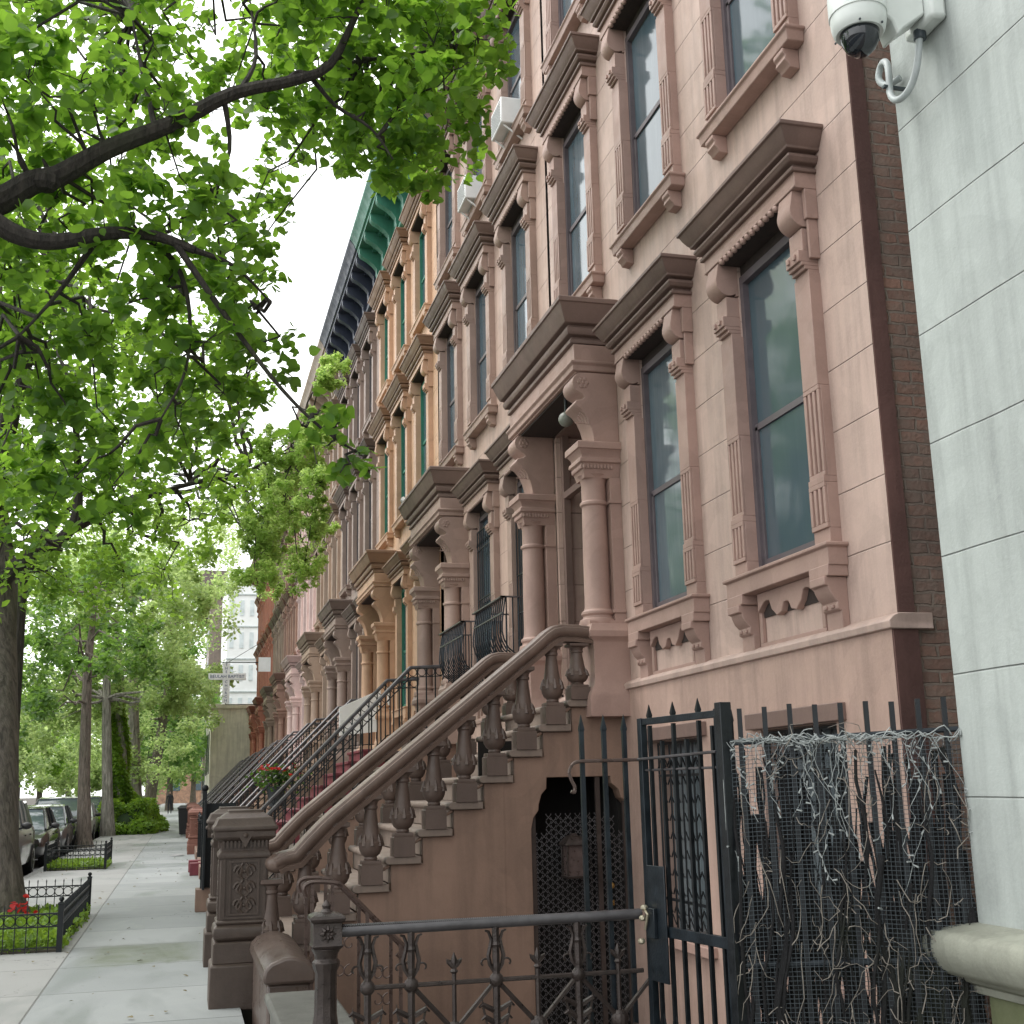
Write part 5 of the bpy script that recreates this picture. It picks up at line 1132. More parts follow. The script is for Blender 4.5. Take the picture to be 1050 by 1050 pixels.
def street_tree(name, loc, h, r, crown, label, bark, lm, n, size, grp='street trees along the kerb', lean=(0, 0), cz=None, cr=None):
    t = thing(name, (loc[0], loc[1], 0), label, 'tree', grp); x, y = loc; z0 = -.75 if x < -3 else -.05
    cr = cr or h*.33; cz = cz or h*.68
    s = MB(); s.tube([(x, y, z0), (x+lean[0]*.15, y, h*.12), (x+lean[0]*.5, y, h*.35), (x+lean[0]*.8, y+lean[1], h*.6), (x+lean[0], y+lean[1], h*.85)], [r*1.5, r, r*.85, r*.6, r*.2], 10)
    cl = []
    for k in range(crown):
        d = rs.normal(size=3); d /= np.linalg.norm(d); d *= cr*rs.random()**.35
        cl.append((x+lean[0]+d[0], y+lean[1]+d[1], max(h*.32, cz+d[2]*(h*.32/cr)*1.0), cr*rs.uniform(.22, .4)))
    branch_to(s, [Vector((x+lean[0]*.6, y+lean[1]*.8, h*q)) for q in (.42, .5, .6, .7, .8)], cl, r*.3, rp, .12, .01)
    s.build('trunk', bark, t)
    pts, _ = spray_pts(cl, n/crown, rs, 6, .4, 1.0); leaves('crown', pts, size, LEAF_DIA, lm, t, rs)
    return t
def extra_crown(t, cl, n, size, lm):
    pts, _ = spray_pts(cl, n, rs, 6, .42); return leaves('crown', pts, size, LEAF_DIA, lm, t, rs)
q = len(PALE)//3
a = street_tree('plane_tree', (-2.85, 53), 13, .22, 16, 'grey barked plane tree behind the slender tree, left of the ivy mound', M['bark_grey'], M['leaf_pale'], 14000, .18, lean=(-.5, 0), cz=7, cr=4); extra_crown(a, PALE[:q], 700, .15, M['leaf_pale'])
a = street_tree('plane_tree', (-2.15, 64), 14, .33, 16, 'grey leaning plane tree just right of the ivy covered trunk', M['bark_grey'], M['leaf_pale'], 9000, .2, lean=(-.6, 0)); extra_crown(a, PALE[q:2*q], 650, .18, M['leaf_pale'])
a = street_tree('plane_tree', (-2.0, 78), 14, .34, 16, 'darker leaning plane tree farthest along the pavement before the person', M['bark_mid'], M['leaf_dark'], 9000, .22, lean=(1.2, 0)); extra_crown(a, PALE[2*q:], 600, .18, M['leaf_pale'])
a = street_tree('plane_tree', (-2.3, 96), 15, .35, 18, 'plane tree closing the tunnel of green at the far end of the pavement', M['bark_mid'], M['leaf_dark'], 9000, .26, cz=8, cr=5)
# ivy clad trunk with its mound
t5 = thing('ivy_covered_tree', (-2.6, 56, 0), 'tree trunk wrapped in bright ivy that spreads into a mound at its base', 'tree', 'street trees along the kerb')
s = MB(); s.tube([(-2.55, 56, -.05), (-2.6, 56, 2.5), (-2.8, 56, 5.5), (-3.0, 56, 9)], [.4, .3, .26, .12], 10); s.build('trunk', M['bark_grey'], t5)
n = 16000; zz = rs.random(n)**1.15*6.2; aa = rs.random(n)*2*pi; rr = (.80-.095*zz)*(.75+.3*np.sin(aa*3+zz*2))*np.sqrt(.55+.45*rs.random(n))
P = np.stack([-2.55-.05*zz+rr*np.cos(aa), 56+rr*np.sin(aa), zz], 1)
n2 = 11000; aa = rs.random(n2)*2*pi; ph = rs.random(n2)*pi/2; R_ = 1+.12*np.sin(aa*5)+.08*np.sin(ph*9)
P2 = np.stack([-2.25+1.45*R_*np.cos(aa)*np.cos(ph), 56.5+3.2*R_*np.sin(aa)*np.cos(ph), 1.45*R_*np.sin(ph)], 1)
leaves('ivy', np.concatenate([P, P2]), .13, LEAF_OVAL, M['leaf_ivy'], t5, rs, .3, .3, .8)
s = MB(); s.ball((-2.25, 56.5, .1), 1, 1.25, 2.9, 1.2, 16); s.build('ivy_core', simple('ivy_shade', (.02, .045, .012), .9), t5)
# trees across the street, and the far end of the block
far_labels = ['bushy green tree across the street, nearest of those beyond the parked cars', 'light green tree across the street behind the first parked cars', 'tall green tree across the street half hidden by the slender trunk', 'pale crowned tree across the street left of the ivy trunk', 'dark green tree far across the street', 'distant green tree across the street near the end of the block', 'hazy pale tree at the far end across the street', 'farthest tree across the street']
fx = [(-13.6, 44), (-13.4, 55), (-13.8, 66), (-13.2, 79), (-13.7, 93), (-13.2, 110), (-13.5, 130), (-13, 155)]
for i, (x, y) in enumerate(fx):
    street_tree('shade_tree', (x, y), 11+rp.uniform(-1, 2), .28, 22, far_labels[i], M['bark_mid'], (M['leaf_pale'], M['leaf_pale'], M['leaf_mid'])[i % 3], 10000, .28, 'trees across the street', cz=5.6, cr=5.2)
street_tree('copper_beech', (-9.6, 61), 6.5, .18, 14, 'small purple leaved tree across the street beside the big trunk', M['bark_mid'], M['leaf_purple'], 5000, .16, 'trees across the street', cz=4.2, cr=2.0)
for i, (x, y, lb_) in enumerate([(-3.2, 140, 'low crowned bright tree left of the pavement end'), (-6.5, 158, 'low crowned tree over the far parked cars'), (-11.5, 150, 'low crowned tree at the far left end of the road'), (-1.2, 125, 'bright green tree beyond the walking person at the pavement end'), (1.2, 150, 'tree over the pavement end in front of the orange brick building'), (-4.5, 175, 'far green tree closing the view along the road'), (-8.5, 190, 'far green tree closing the road on its left side')]):
    low = i < 3; street_tree('shade_tree', (x, y), 11 if low else 15, .3, 20, lb_, M['bark_mid'], M['leaf_pale'], 7000, .4, 'trees at the far end of the block', cz=4.6 if low else 8, cr=5 if low else 6.5)

for i, (x, y, lb_) in enumerate([(-14.8, 38, 'low hedge across the street at the left edge'), (-14.8, 62, 'long low hedge across the street behind the cars'), (-14.8, 90, 'far low hedge across the street')]):
    t = thing('hedge', (x, y, 0), lb_, 'hedge', 'hedges across the street')
    n = 9000; P = np.stack([x+1.2*(rs.random(n)-.5), y+24*(rs.random(n)-.5), 2.2*rs.random(n)**.7], 1); leaves('foliage', P, .24, LEAF_DIA, M['leaf_dark'], t, rs)
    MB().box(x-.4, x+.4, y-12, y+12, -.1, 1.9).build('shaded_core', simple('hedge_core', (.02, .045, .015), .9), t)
# ------------------------------------------------------------------ tree pits
M['grass'] = leafmat('pit_grass', (.09, .17, .02), (.19, .33, .04), (.40, .60, .06), .4, 2)
def pit(xa, xb, y0, y1, label, n, h=.47, rings=True, sp=.115, seed=1):
    t = thing('pit_fence', (xb, y0, 0), label, 'fence', 'low iron tree pit fences')
    def side(ax, a, b, c):
        s = MB(); P = (lambda u, z: (u, c, z)) if ax == 'x' else (lambda u, z: (c, u, z))
        s.tube([P(a, h-.06), P(b, h-.06)], .010, 5); s.tube([P(a, h-.06-.13), P(b, h-.06-.13)], .009, 5); s.tube([P(a, .05), P(b, .05)], .008, 5)
        m = max(1, round((b-a)/sp))
        for k in range(m):
            u = a+(b-a)*(k+.5)/m; rr = .055
            if rings and k % 1 == 0: s.tube([P(u+rr*cos(q*pi/7), h-.125+rr*sin(q*pi/7)) for q in range(15)], .007, 4)
        for k in range(m+1):
            u = a+(b-a)*k/m; s.tube([P(u, 0), P(u, h-.01)], .007, 4)
            s.tube([P(u, h-.03), P(u, h+.015), P(u, h+.04)], [.006, .011, .001], 4)
        s.build('railing_panel', M['iron'], t)
    side('x', xa, xb, y0); side('x', xa, xb, y1); side('y', y0, y1, xb); side('y', y0, y1, xa)
    for (x, y) in ((xb, y0), (xb, y1), (xa, y0), (xa, y1)):
        s = MB(); s.sq(x, y, [(.028, 0), (.028, h+.03), (.034, h+.035), (.03, h+.05), (.01, h+.06)]); s.ball((x, y, h+.085), .028, n=8); s.build('post', M['iron'], t)
    s = MB(); s.box(xa+.03, xb-.03, y0+.03, y1-.03, -.02, .02); o = s.build('soil_bed', M['earth']); tag(o, kind='structure')
    g = n; P = np.stack([xa+.05+(xb-xa-.02)*rs.random(g), y0+.03+(y1-y0)*rs.random(g), .01+.13*rs.random(g)], 1)
    o = leaves('ground_cover', P, .055, LEAF_OVAL, M['grass'], None, rs, .2, .4, -.6); tag(o, 'bright low green plants filling %s' % ('the near tree pit' if seed == 1 else 'the second tree pit'), 'ground cover', None, 'stuff')
pit(-2.88, -1.20, 14.3, 18.5, 'low black ring topped iron fence around the near tree pit', 9500, .45)
pit(-2.85, -1.60, 29.4, 31.6, 'second low iron fence further along, around the small grey fenced pit', 4500, .5, seed=2)
P = np.array([-1.95, 17.3, .22])+rs.normal(size=(22, 3))*np.array([.10, .10, .05])
o = leaves('red_flowers', P, .06, LEAF_HEART, M['petal'], None, rs); tag(o, 'small patch of red flowers at the foot of the large trunk', 'flowers')
n = 260; P = np.stack([-2.9+3.3*rs.random(n)**1.3, 9+40*rs.random(n)**1.4, .012+.01*rs.random(n)], 1)
o = leaves('leaf_litter', P, .045, LEAF_OVAL, simple('fallen_leaf', (.16, .13, .06), .8), None, rs, 6, .5, 0); tag(o, 'scattered small fallen leaves and seeds on the pavement', 'leaf litter', None, 'stuff')
# red flowers and leaves in a pot on the third stoop
t = thing('potted_flowers', (1.55, H[2][2]-.85, 1.1), 'potted red flowers on the steps of the orange tan house', 'potted plant')
x, y, z = 1.62, H[2][2]-.95, 1.75
s = MB(); s.lathe(x, y, [(.12, z-.42), (.17, z-.1), (.18, z-.08), (.16, z-.07)], 14); s.build('pot', simple('pot_clay', (.05, .055, .06), .6), t)
P = np.array([x, y, z+.08])+rs.normal(size=(420, 3))*np.array([.20, .13, .10]); leaves('foliage', P, .07, LEAF_OVAL, M['leaf_low'], t, rs)
P = np.array([x, y, z+.24])+rs.normal(size=(46, 3))*np.array([.2, .11, .05]); leaves('blossoms', P, .07, LEAF_HEART, M['petal'], t, rs)

# ------------------------------------------------------------------ parked cars
M['tyre'] = simple('tyre', (.015, .015, .016), .8); M['rim'] = simple('rim', (.45, .46, .47), .3, .8); M['lampglass'] = simple('headlight', (.75, .78, .8), .12, .3, .2, 20, 0); M['trimblack'] = simple('car_trim', (.02, .02, .022), .45)
def carpaint(name, c):
    m, nt, out = newmat(name); N = NT(nt); p = N.n('ShaderNodeBsdfPrincipled'); geo = N.n('ShaderNodeNewGeometry')
    d = N.noise(geo.outputs['Position'], 3, 4); N.l(N.mix(N.math('MULTIPLY', d, .25), c, dark(c, .75)), p.inputs['Base Color']); p.inputs['Metallic'].default_value = .35; p.inputs['Roughness'].default_value = .3
    p.inputs['Coat Weight'].default_value = 1; p.inputs['Coat Roughness'].default_value = .05; N.l(p.outputs[0], out.inputs[0]); return m
M['cabin'] = glass('car_glass', (.06, .08, .085), .05, .2)
def make_car(loc, paint, label, suv=False, L=4.7, W2=.92, hgt=None):
    """nose towards -y"""
    x0, y0, z0 = loc; t = thing('parked_car', loc, label, 'car', 'cars parked along the kerbs'); hgt = hgt or (1.68 if suv else 1.45)
    belt = .62*hgt
    def ring(y, w, zb, zt, sh):     # half body section
        half = [(w*.80, zb), (w*.97, zb+.10), (w, zb+.28), (w*.99, zt-.14), (w*.94, zt-.03), (w*(.80 if sh else .86), zt), (0.001, zt+(.02 if sh else .0))]
        pts = half+[(-a, b) for a, b in half[-2::-1]]; return [(x0+a, y0+y, z0+b) for a, b in pts]
    st = [(-.5*L, .70, .34, .62), (-.49*L, .80, .25, .72), (-.46*L, .88, .22, belt-.16), (-.36*L, W2, .2, belt-.08), (-.2*L, W2, .2, belt), (.0, W2, .2, belt+.02), (.25*L, W2, .2, belt+.03), (.38*L, W2, .22, belt+.03 if not suv else belt+.06), (.46*L, .88, .26, belt-.02), (.495*L, .82, .32, belt-.12)]
    s = MB(); s.rings([ring(y, w, a, b, True) for y, w, a, b in st]); body = s.build('body', paint, t, ang=45)
    # greenhouse
    gh = [(-.21*L, .80, .80, belt-.01, belt+.0), (-.06*L, .80, .66, belt, hgt-.05), (.05*L, .80, .655, belt, hgt), (.22*L, .80, .65, belt+.01, hgt-.01), ((.36 if suv else .30)*L, .80, .64, belt+.02, hgt-.05 if suv else hgt-.1), ((.46 if suv else .42)*L, .78, .76, belt+.02, belt+.04)]
    s = MB(); s.rings([[(x0+a, y0+y, z0+b) for a, b in [(wb, zb), (wb-(wb-wt)*.5, zb+(zt-zb)*.55), (wt, zt-.02), (0, zt), (-wt, zt-.02), (-wb+(wb-wt)*.5, zb+(zt-zb)*.55), (-wb, zb)]] for y, wb, wt, zb, zt in gh]); s.build('window', M['cabin'], t, ang=40)
    s = MB(); s.rings([[(x0+a, y0+y, z0+b) for a, b in [(wt+.01, zt-.035), (wt-.05, zt+.012), (0, zt+.02), (-wt+.05, zt+.012), (-wt-.01, zt-.035), (0, zt-.02)]] for y, wb, wt, zb, zt in gh[1:5]]); s.build('roof', paint, t, ang=45)
    for sg in (-1, 1):
        for (ya_, yb_, r) in ((-.21*L, -.06*L, .03), (.07*L, .075*L, .028), (.22*L, .225*L, .028)):
            za, zb_ = (belt, hgt-.06) if ya_ < 0 else (belt+.01, hgt-.03)
            s = MB(); s.tube([(x0+sg*.805, y0+ya_, z0+za), (x0+sg*.74, y0+(ya_+yb_)/2, z0+(za+zb_)/2+.03), (x0+sg*.665, y0+yb_, z0+zb_)], r, 5); s.build('pillar', paint, t)
        e = (.46 if suv else .42)*L, (.36 if suv else .30)*L
        s = MB(); s.tube([(x0+sg*.78, y0+e[0], z0+belt+.03), (x0+sg*.66, y0+e[1], z0+hgt-.08)], .045, 5); s.build('pillar', paint, t)
    for sg in (-1, 1):
        for y in (-.31*L, .30*L):
            w = MB(); R = .34 if suv else .32
            prof = [(R-.07, -.11), (R-.01, -.10), (R, -.06), (R, .06), (R-.01, .10), (R-.07, .11)]
            w.rings([[(x0+sg*(.84)+o_, y0+y+r*cos(2*pi*k/20), z0+R+r*sin(2*pi*k/20)) for k in range(20)] for r, o_ in prof]); wo = w.build('wheel', M['tyre'], t)
            w = MB(); w.rings([[(x0+sg*(.84)+o_*sg, y0+y+r*cos(2*pi*k/20), z0+R+r*sin(2*pi*k/20)) for k in range(20)] for r, o_ in [(R-.08, .10), (R-.10, .115), (.05, .09), (.03, .115)]]); w.build('rim', M['rim'], wo)
        w = MB(); w.ball((x0+sg*1.0, y0-.14*L, z0+belt+.08), .1, 1.1, .7, .75, 10); w.tube([(x0+sg*.84, y0-.14*L, z0+belt+.02), (x0+sg*.98, y0-.14*L, z0+belt+.06)], .025, 5); w.build('mirror', M['trimblack'], t)
        w = MB(); w.rings([[(x0+sg*(.60+a), y0-.478*L+.05*a*2+d, z0+.62+b) for a, b in [(-.16, -.05), (.22, -.02), (.24, .09), (-.10, .06)]] for d in (-.03, .16)]); w.build('headlight', M['lampglass'], t, .01)
        w = MB(); w.box(x0+sg*.7-.12, x0+sg*.7+.12, y0+.48*L, y0+.502*L, z0+.75, z0+.9); w.build('tail_light', M['petal'], t)
    w = MB(); w.box(x0-.42, x0+.42, y0-.503*L, y0-.47*L, z0+.50, z0+.66); w.box(x0-.5, x0+.5, y0-.502*L, y0-.46*L, z0+.30, z0+.42); w.build('grille', M['trimblack'], t, .01)
    w = MB()
    for y in (-.02*L, .17*L):
        for sg in (-1, 1): w.box(x0+sg*(W2+.002)-.012, x0+sg*(W2+.002)+.012, y0+y, y0+y+.16, z0+belt-.15, z0+belt-.12)
    w.build('door_handle', M['trimblack'], t)
    return t
P_ = {k: carpaint('paint_'+k, c) for k, c in dict(silver=(.42, .43, .43), black=(.012, .013, .015), white=(.72, .73, .73), grey=(.12, .13, .14), green=(.03, .06, .05)).items()}
zc = -.12
make_car((-4.16, 29.0, zc), P_['silver'], 'silver car parked nearest, mostly hidden behind the large trunk', True)
make_car((-4.16, 35.2, zc), P_['black'], 'black car facing the camera with its headlight showing beside the trunk')
make_car((-4.16, 40.8, zc), P_['grey'], 'grey car parked behind the black one, behind the slender trunk')
make_car((-4.16, 46.4, zc), P_['black'], 'dark tall car parked beyond the slender trunk', True)
make_car((-4.16, 52.2, zc), P_['white'], 'white car parked by the ivy mound')
make_car((-4.16, 58.0, zc), P_['grey'], 'grey tall car parked behind the white one', True)
make_car((-11.3, 47, zc), P_['white'], 'white car parked across the street, nearest one there', True); make_car((-11.3, 53, zc), P_['silver'], 'silver car parked across the street behind the white one')
make_car((-11.3, 59.5, zc), P_['white'], 'second white car across the street', False); make_car((-11.3, 66, zc), P_['grey'], 'farther grey tall car across the street', True); make_car((-11.3, 73, zc), P_['silver'], 'farthest silver car across the street')

# ------------------------------------------------------------------ far end buildings and sign
M['cream'] = stone('cream_paint', (.82, .79, .68), None, .7, .85, .2); M['bluewhite'] = simple('pale_panel', (.85, .87, .87), .5, 0, .1, 1, 0)
t = thing('cream_building', (2.9, row_end+.5, 0), 'low cream painted building end just past the last red townhouse', 'building')
y0 = row_end+.4; s = MB(); s.box(1.35, 12, y0, y0+14, -.1, 6.0); s.build('wall', M['cream'], t, smooth=False)
s = MB(); s.box(1.27, 12, y0-.08, y0+14, 6.0, 6.25); s.build('parapet', M['cream'], t, .02)
for k in range(3):
    s = MB(); s.box(1.32, 1.36, y0+2+k*4, y0+3.2+k*4, 2.6, 4.9); w = s.build('window', M['trimblack'], t); s = MB(); s.box(1.305, 1.325, y0+2.1+k*4, y0+3.1+k*4, 2.7, 4.8); s.build('pane', M['glass'], w)
M['pale_window'] = simple('pale_window', (.66, .73, .75), .3, 0, .3, 1, 0)
t = thing('tower_block', (3, 98, 0), 'tall pale white tower with rows of blue grey windows far behind the cream building', 'building')
s = MB(); s.box(2.9, 16, 96, 112, -.1, 18.5); s.build('wall', M['bluewhite'], t, smooth=False)
for f in range(7):
    for k in range(6):
        s = MB(); x = 3.1+k*.75; s.box(x, x+.3, 95.94, 96.0, 2.4+f*2.5, 3.6+f*2.5); w = s.build('window', M['pale_window'], t)
s = MB()
for f in range(7): s.box(2.88, 16, 95.9, 96, 1.5+f*2.5, 1.6+f*2.5)
s.build('floor_band', simple('band_grey', (.5, .55, .55), .5), t)
t = thing('brownstone_house', (1.9, 112, 0), 'dark brown corniced house beyond the cream building, left of the pale tower', 'house')
s = MB(); s.box(1.9, 14, 114, 135, -.1, 19); s.build('wall', stone('far_brown', (.3, .24, .2), None), t, smooth=False)
s = MB(); s.box(.9, 14, 113.6, 135, 19, 21.5); s.build('cornice', stone('far_cornice', (.16, .12, .11), None), t, .05)
for f in range(5):
    for k in range(5):
        s = MB(); s.box(1.86, 1.9, 116+k*3.4, 117.3+k*3.4, 1.5+f*3.4, 3.6+f*3.4); s.build('window', M['glass'], t)
t = thing('brick_building', (.2, 205, 0), 'orange brick building glimpsed at the very end of the pavement', 'building')
s = MB(); s.box(-6, 30, 215, 235, -.1, 14); s.build('wall', brick('far_orange_brick', (.62, .33, .18), (.5, .26, .15), (.5, .36, .27)), t, smooth=False)
for k in range(8):
    for f in range(3): s = MB(); s.box(-5+k*3.4, -3.8+k*3.4, 214.9, 215, 2+f*4, 4.2+f*4); s.build('window', M['glass'], t)
for i, (y, c, lb_) in enumerate([(30, (.34, .2, .16), 'dim red brown house across the street at the left edge'), (50, (.42, .34, .28), 'tan house across the street behind the parked cars'), (70, (.30, .18, .14), 'brown house across the street behind the purple tree'), (90, (.45, .38, .32), 'pale house across the street behind the trees'), (110, (.33, .22, .18), 'far brown house across the street')]):
    t = thing('row_house', (-20, y, 0), lb_, 'house', 'houses across the street')
    s = MB(); s.box(-32, -19, y, y+19.9, -.7, 13); s.build('wall', stone('across_%d' % i, c, None), t, smooth=False)
    for k in range(6):
        for f in range(3):
            s = MB(); s.box(-19, -18.95, y+1.2+k*3.1, y+2.4+k*3.1, 1.8+f*3.8, 4.1+f*3.8); w = s.build('window', M['glass'], t)
            s = MB(); s.box(-19, -18.8, y+1.1+k*3.1, y+2.5+k*3.1, 4.1+f*3.8, 4.35+f*3.8); s.build('lintel', M['cream'], w)
    s = MB(); s.box(-19, -18.4, y, y+19.9, 12.3, 13.2); s.build('cornice', M['trimblack'], t, .03)
# cross shaped church sign
def text(body, size, loc, rot, mat, parent, name='lettering'):
    c = bpy.data.curves.new(name, 'FONT'); c.body = body; c.size = size; c.align_x = 'CENTER'; c.align_y = 'CENTER'; c.extrude = .004; c.resolution_u = 2
    tmp = bpy.data.objects.new('tmp', c); COL.objects.link(tmp); dg = bpy.context.evaluated_depsgraph_get(); me = bpy.data.meshes.new_from_object(tmp.evaluated_get(dg)); bpy.data.objects.remove(tmp)
    me.materials.clear(); me.materials.append(mat); o = bpy.data.objects.new(name, me); COL.objects.link(o)
    o.parent = parent; o.location = Vector(loc)-wloc(parent); o.rotation_euler = rot; return o
M['sign_blue'] = simple('sign_letters', (.05, .09, .22), .5, 0, .1, 3, 0); M['sign_white'] = simple('sign_white', (.92, .94, .95), .45, 0, .1, 3, 0)
ys = 60.0; t = thing('church_sign', (3.2, ys, 6.5), 'white cross shaped church sign with dark blue letters hanging over the pavement', 'sign')
s = MB(); s.box(1.67, 1.99, ys-.08, ys+.08, 5.72, 7.62); s.box(1.0, 2.75, ys-.085, ys+.085, 6.82, 7.13); s.build('cross_board', M['sign_white'], t, .01)
s = MB(); s.tube([(1.6, ys, 7.66), (3.8, ys, 7.66)], .025, 5); s.tube([(1.83, ys, 7.62), (1.83, ys, 7.7)], .02, 5); s.tube([(1.9, ys, 7.66), (3.7, ys, 8.8)], .015, 4); s.tube([(1.83, ys, 5.66), (3.8, ys, 5.66)], .02, 5); s.tube([(1.83, ys, 5.66), (1.83, ys, 5.72)], .02, 5); s.build('bracket', M['iron'], t)
text('BEULAH BAPTIST', .21, (1.875, ys-.09, 6.975), (pi/2, 0, 0), M['sign_blue'], t)
for k, ch in enumerate('THE'): 
    if k < 3: text(ch, .17, (1.83, ys-.084, 7.53-.17*k), (pi/2, 0, 0), M['sign_blue'], t)
for k, ch in enumerate('CHURCH'): text(ch, .18, (1.83, ys-.084, 6.72-.175*k), (pi/2, 0, 0), M['sign_blue'], t)
tag(MB().box(2.9, 3.4, 52.3, 52.36, 6.5, 7.1).build('house_sign', M['sign_white']), 'small white plate fixed above the porticos far down the row', 'sign')

# ------------------------------------------------------------------ areaway fences along the pavement, bins, blocks
for i in range(1, 9):
    pc = H[i][2]; ya_, yb_ = pc-1.25-3.8, pc-1.25
    lb_ = ['black iron areaway fence before the maroon stepped stoop', 'black iron areaway fence of the orange tan house', 'black areaway fence of the grey brown house with dark cornice', 'black areaway fence of the light tan house', 'black areaway fence of the pale pink house', 'areaway fence just past the pale pink house', 'areaway fence of the far grey tan house', 'areaway fence of the salmon red house'][i-1]
    if i == 1: ya_ = H[0][2]+1.75
    t = thing('area_fence', (.45, ya_, 0), lb_, 'fence', 'areaway fences along the pavement')
    s = MB(); s.box(.36, .56, ya_, yb_, -.02, .22); s.build('kerb_stone', M['side'], t, .01)
    s = MB(); s.tube([(.45, ya_, .98), (.45, yb_, .98)], .018, 5); s.tube([(.45, ya_, .32), (.45, yb_, .32)], .012, 5)
    n = int((yb_-ya_)/.13)
    for k in range(n+1):
        y = ya_+(yb_-ya_)*k/n; s.tube([(.45, y, .2), (.45, y, 1.02), (.45, y, 1.12)], [.009, .011, .001], 4)
    s.build('railing_panel', M['iron'], t)
t = thing('iron_gate_post', (.3, 17.3, 0), 'tall black iron gate panel on a brown block beyond the near newel posts', 'gate post')
s = MB(); s.box(.22, .50, 18.05, 18.45, 0, .30); s.build('base_block', M['side'], t, .01)
s = MB(); s.box(.30, .33, 17.9, 18.6, .3, 1.5); s.box(.28, .34, 18.2, 18.28, .3, 1.62); s.ball((.31, 18.24, 1.66), .05, n=10); s.box(.34, .75, 18.3, 18.33, .3, 1.45); s.build('panel', M['iron'], t)
for (x, y, lb_) in ((.19, 25.9, 'nearer red painted stone block at the pavement edge'), (.17, 27.0, 'farther red painted stone block at the pavement edge')):
    tag(MB().box(x, x+.24, y, y+.3, 0, .24).build('stone_block', M['red_step'], None, .01), lb_, 'block')
for i, (y, lb_) in enumerate([(50.5, 'nearer dark wheeled bin by the far stoops'), (51.6, 'farther dark wheeled bin by the far stoops')]):
    t = thing('wheelie_bin', (.1, y, 0), lb_, 'bin', 'dark bins by the far stoops')
    s = MB(); s.rings([[(.15-w, y-w, z), (.15+w, y-w, z), (.15+w, y+w, z), (.15-w, y+w, z)] for w, z in ((.22, .05), (.29, 1.0))]); s.build('body', M['trimblack'], t, .02)
    s = MB(); s.rings([[(.15-w, y-w, z), (.15+w, y-w, z), (.15+w, y+w, z), (.15-w, y+w, z)] for w, z in ((.32, 1.0), (.32, 1.05), (.2, 1.13))]); s.build('lid', M['trimblack'], t, .02)
# litter on the pavement
tag(MB().add([(-.12, 34.0, .01), (.05, 34.1, .03), (.12, 34.5, .012), (-.1, 34.4, .05), (-.3, 34.3, .012)], [(0, 1, 3), (1, 2, 3), (0, 3, 4)]).build('newspaper', simple('newsprint', (.3, .3, .3), .8), None), 'crumpled grey paper lying on the middle of the pavement', 'paper')

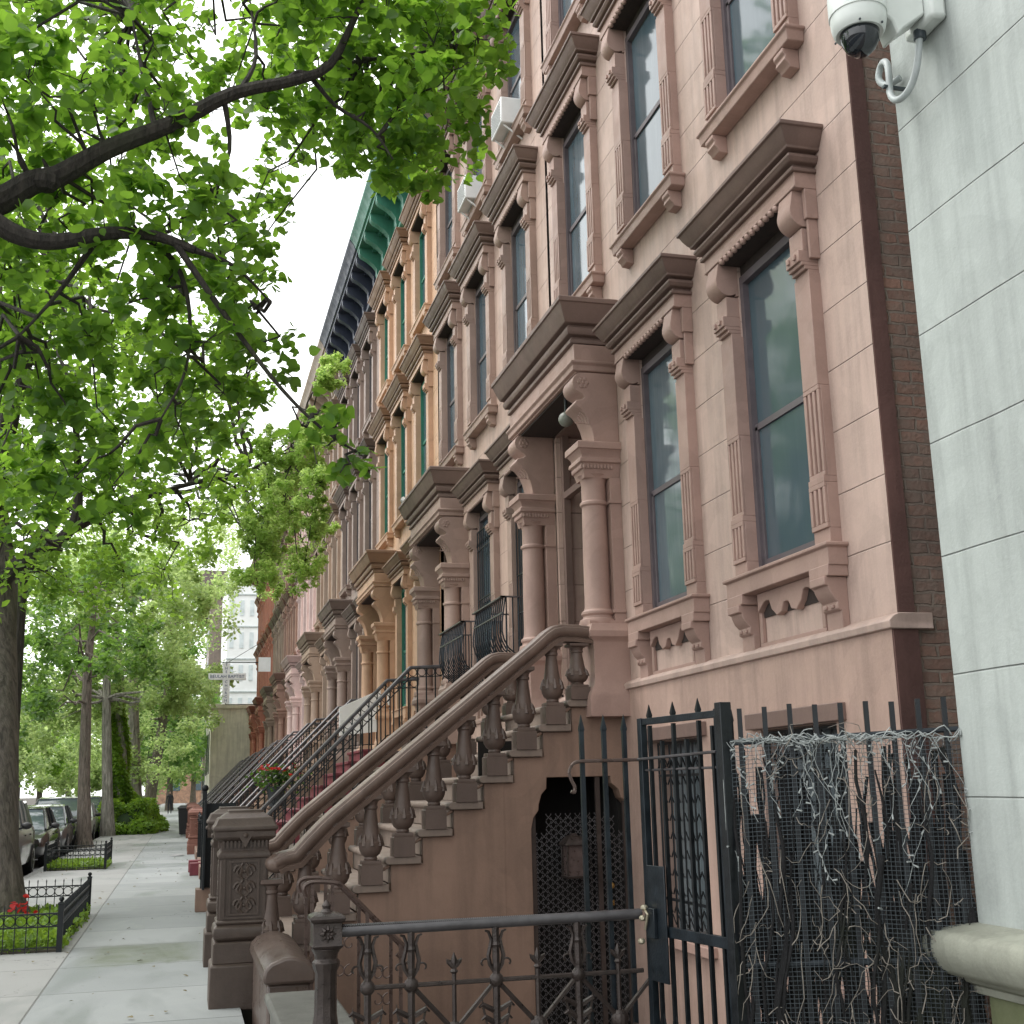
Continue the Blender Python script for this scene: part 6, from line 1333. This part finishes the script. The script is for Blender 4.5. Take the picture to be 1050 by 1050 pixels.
# ------------------------------------------------------------------ walking person far down the pavement
def person():
    bx, by = -.95, 104.0
    J = dict(pel=(0, 0, .95, .15, .11), waist=(0, 0, 1.12, .14, .10), chest=(0, 0, 1.36, .17, .12), neck=(0, 0, 1.50, .06, .06), head=(0, -.01, 1.60, .085, .10), top=(0, -.01, 1.70, .07, .08),
             hl=(-.1, 0, .88, .10, .10), kl=(-.11, -.10, .50, .065, .065), al=(-.11, -.02, .10, .045, .045), tl=(-.11, -.15, .04, .04, .03),
             hr=(.1, 0, .88, .10, .10), kr=(.11, .02, .50, .065, .065), ar=(.11, .22, .12, .045, .045), tr=(.11, .12, .04, .04, .03),
             sl=(-.20, 0, 1.42, .06, .06), el=(-.25, .05, 1.15, .045, .045), wl=(-.25, -.08, .93, .035, .035), fl=(-.25, -.10, .85, .03, .02),
             sr=(.20, 0, 1.42, .06, .06), er=(.25, -.02, 1.15, .045, .045), wr=(.25, .10, .93, .035, .035), fr=(.25, .11, .85, .03, .02))
    E = 'pel-waist waist-chest chest-neck neck-head head-top pel-hl hl-kl kl-al al-tl pel-hr hr-kr kr-ar ar-tr chest-sl sl-el el-wl wl-fl chest-sr sr-er er-wr wr-fr'.split()
    ks = list(J); me = bpy.data.meshes.new('person'); me.from_pydata([(bx+J[k][0], by+J[k][1], J[k][2]) for k in ks], [tuple(ks.index(q) for q in e.split('-')) for e in E], [])
    o = bpy.data.objects.new('person', me); COL.objects.link(o); o.modifiers.new('skin', 'SKIN'); sd = o.modifiers.new('sub', 'SUBSURF'); sd.levels = sd.render_levels = 1
    bm = bmesh.new(); bm.from_mesh(me); lay = bm.verts.layers.skin.verify()
    for v, k in zip(bm.verts, ks): v[lay].radius = J[k][3:5]; v[lay].use_root = (k == 'pel')
    bm.to_mesh(me); bm.free(); me.materials.append(simple('dark_clothes', (.02, .02, .025), .8))
    tag(o, 'person in dark clothes walking far down the pavement', 'person')
    s = MB(); s.ball((bx, by-.03, 1.62), .088, 1, 1.05, 1.2, 10); h = s.build('face', simple('skin', (.25, .15, .11), .6), None); h.parent = o
person()

# ------------------------------------------------------------------ light
def lights():
    w = bpy.data.worlds.new('World'); SC.world = w; w.use_nodes = True; nt = w.node_tree; N = NT(nt)
    bg = nt.nodes['Background']; sky = N.n('ShaderNodeTexSky', sky_type='NISHITA'); sky.sun_disc = False
    el, az = radians(58), radians(-62)
    sky.sun_elevation = el; sky.sun_rotation = az; sky.air_density = 1.0; sky.dust_density = 2.0; sky.ozone_density = 1
    hs = N.n('ShaderNodeHueSaturation'); hs.inputs['Saturation'].default_value = .22; hs.inputs['Value'].default_value = 1.0
    N.l(sky.outputs[0], hs.inputs['Color']); S = Vector((-.80, .42, .55)).normalized(); tc = N.n('ShaderNodeTexCoord'); dp = N.n('ShaderNodeVectorMath', operation='DOT_PRODUCT'); N.l(tc.outputs['Generated'], dp.inputs[0]); dp.inputs[1].default_value = S
    cl = N.noise(tc.outputs['Generated'], 2.2, 4)
    f = N.math('MULTIPLY', N.ramp(N.math('MULTIPLY_ADD', dp.outputs['Value'], .5, .5), [(0, .55), (.45, .72), (.8, 1), (1, 1)]), N.ramp(cl, [(.3, .82), (.65, 1)]))
    cloud = N.mix(1.0, (22.5, 22.8, 22.7), f, 'MULTIPLY')
    N.l(N.mix(.65, hs.outputs[0], cloud), bg.inputs[0]); bg.inputs[1].default_value = SKY_STR
    ld = bpy.data.lights.new('sun', 'SUN'); ld.energy = SUN_STR; ld.angle = radians(25); ld.color = (1, .97, .92)
    lo = bpy.data.objects.new('sun', ld); COL.objects.link(lo)
    d = Vector((sin(az)*cos(el), cos(az)*cos(el), sin(el)))
    lo.rotation_euler = d.to_track_quat('Z', 'Y').to_euler()
SKY_STR, SUN_STR = .15, 1.5
lights()
SC.view_settings.view_transform = 'Standard'; SC.view_settings.look = 'None'; SC.view_settings.exposure = 0; SC.view_settings.gamma = 1
SC.cycles.max_bounces = 5; SC.cycles.diffuse_bounces = 2; SC.cycles.transmission_bounces = 3
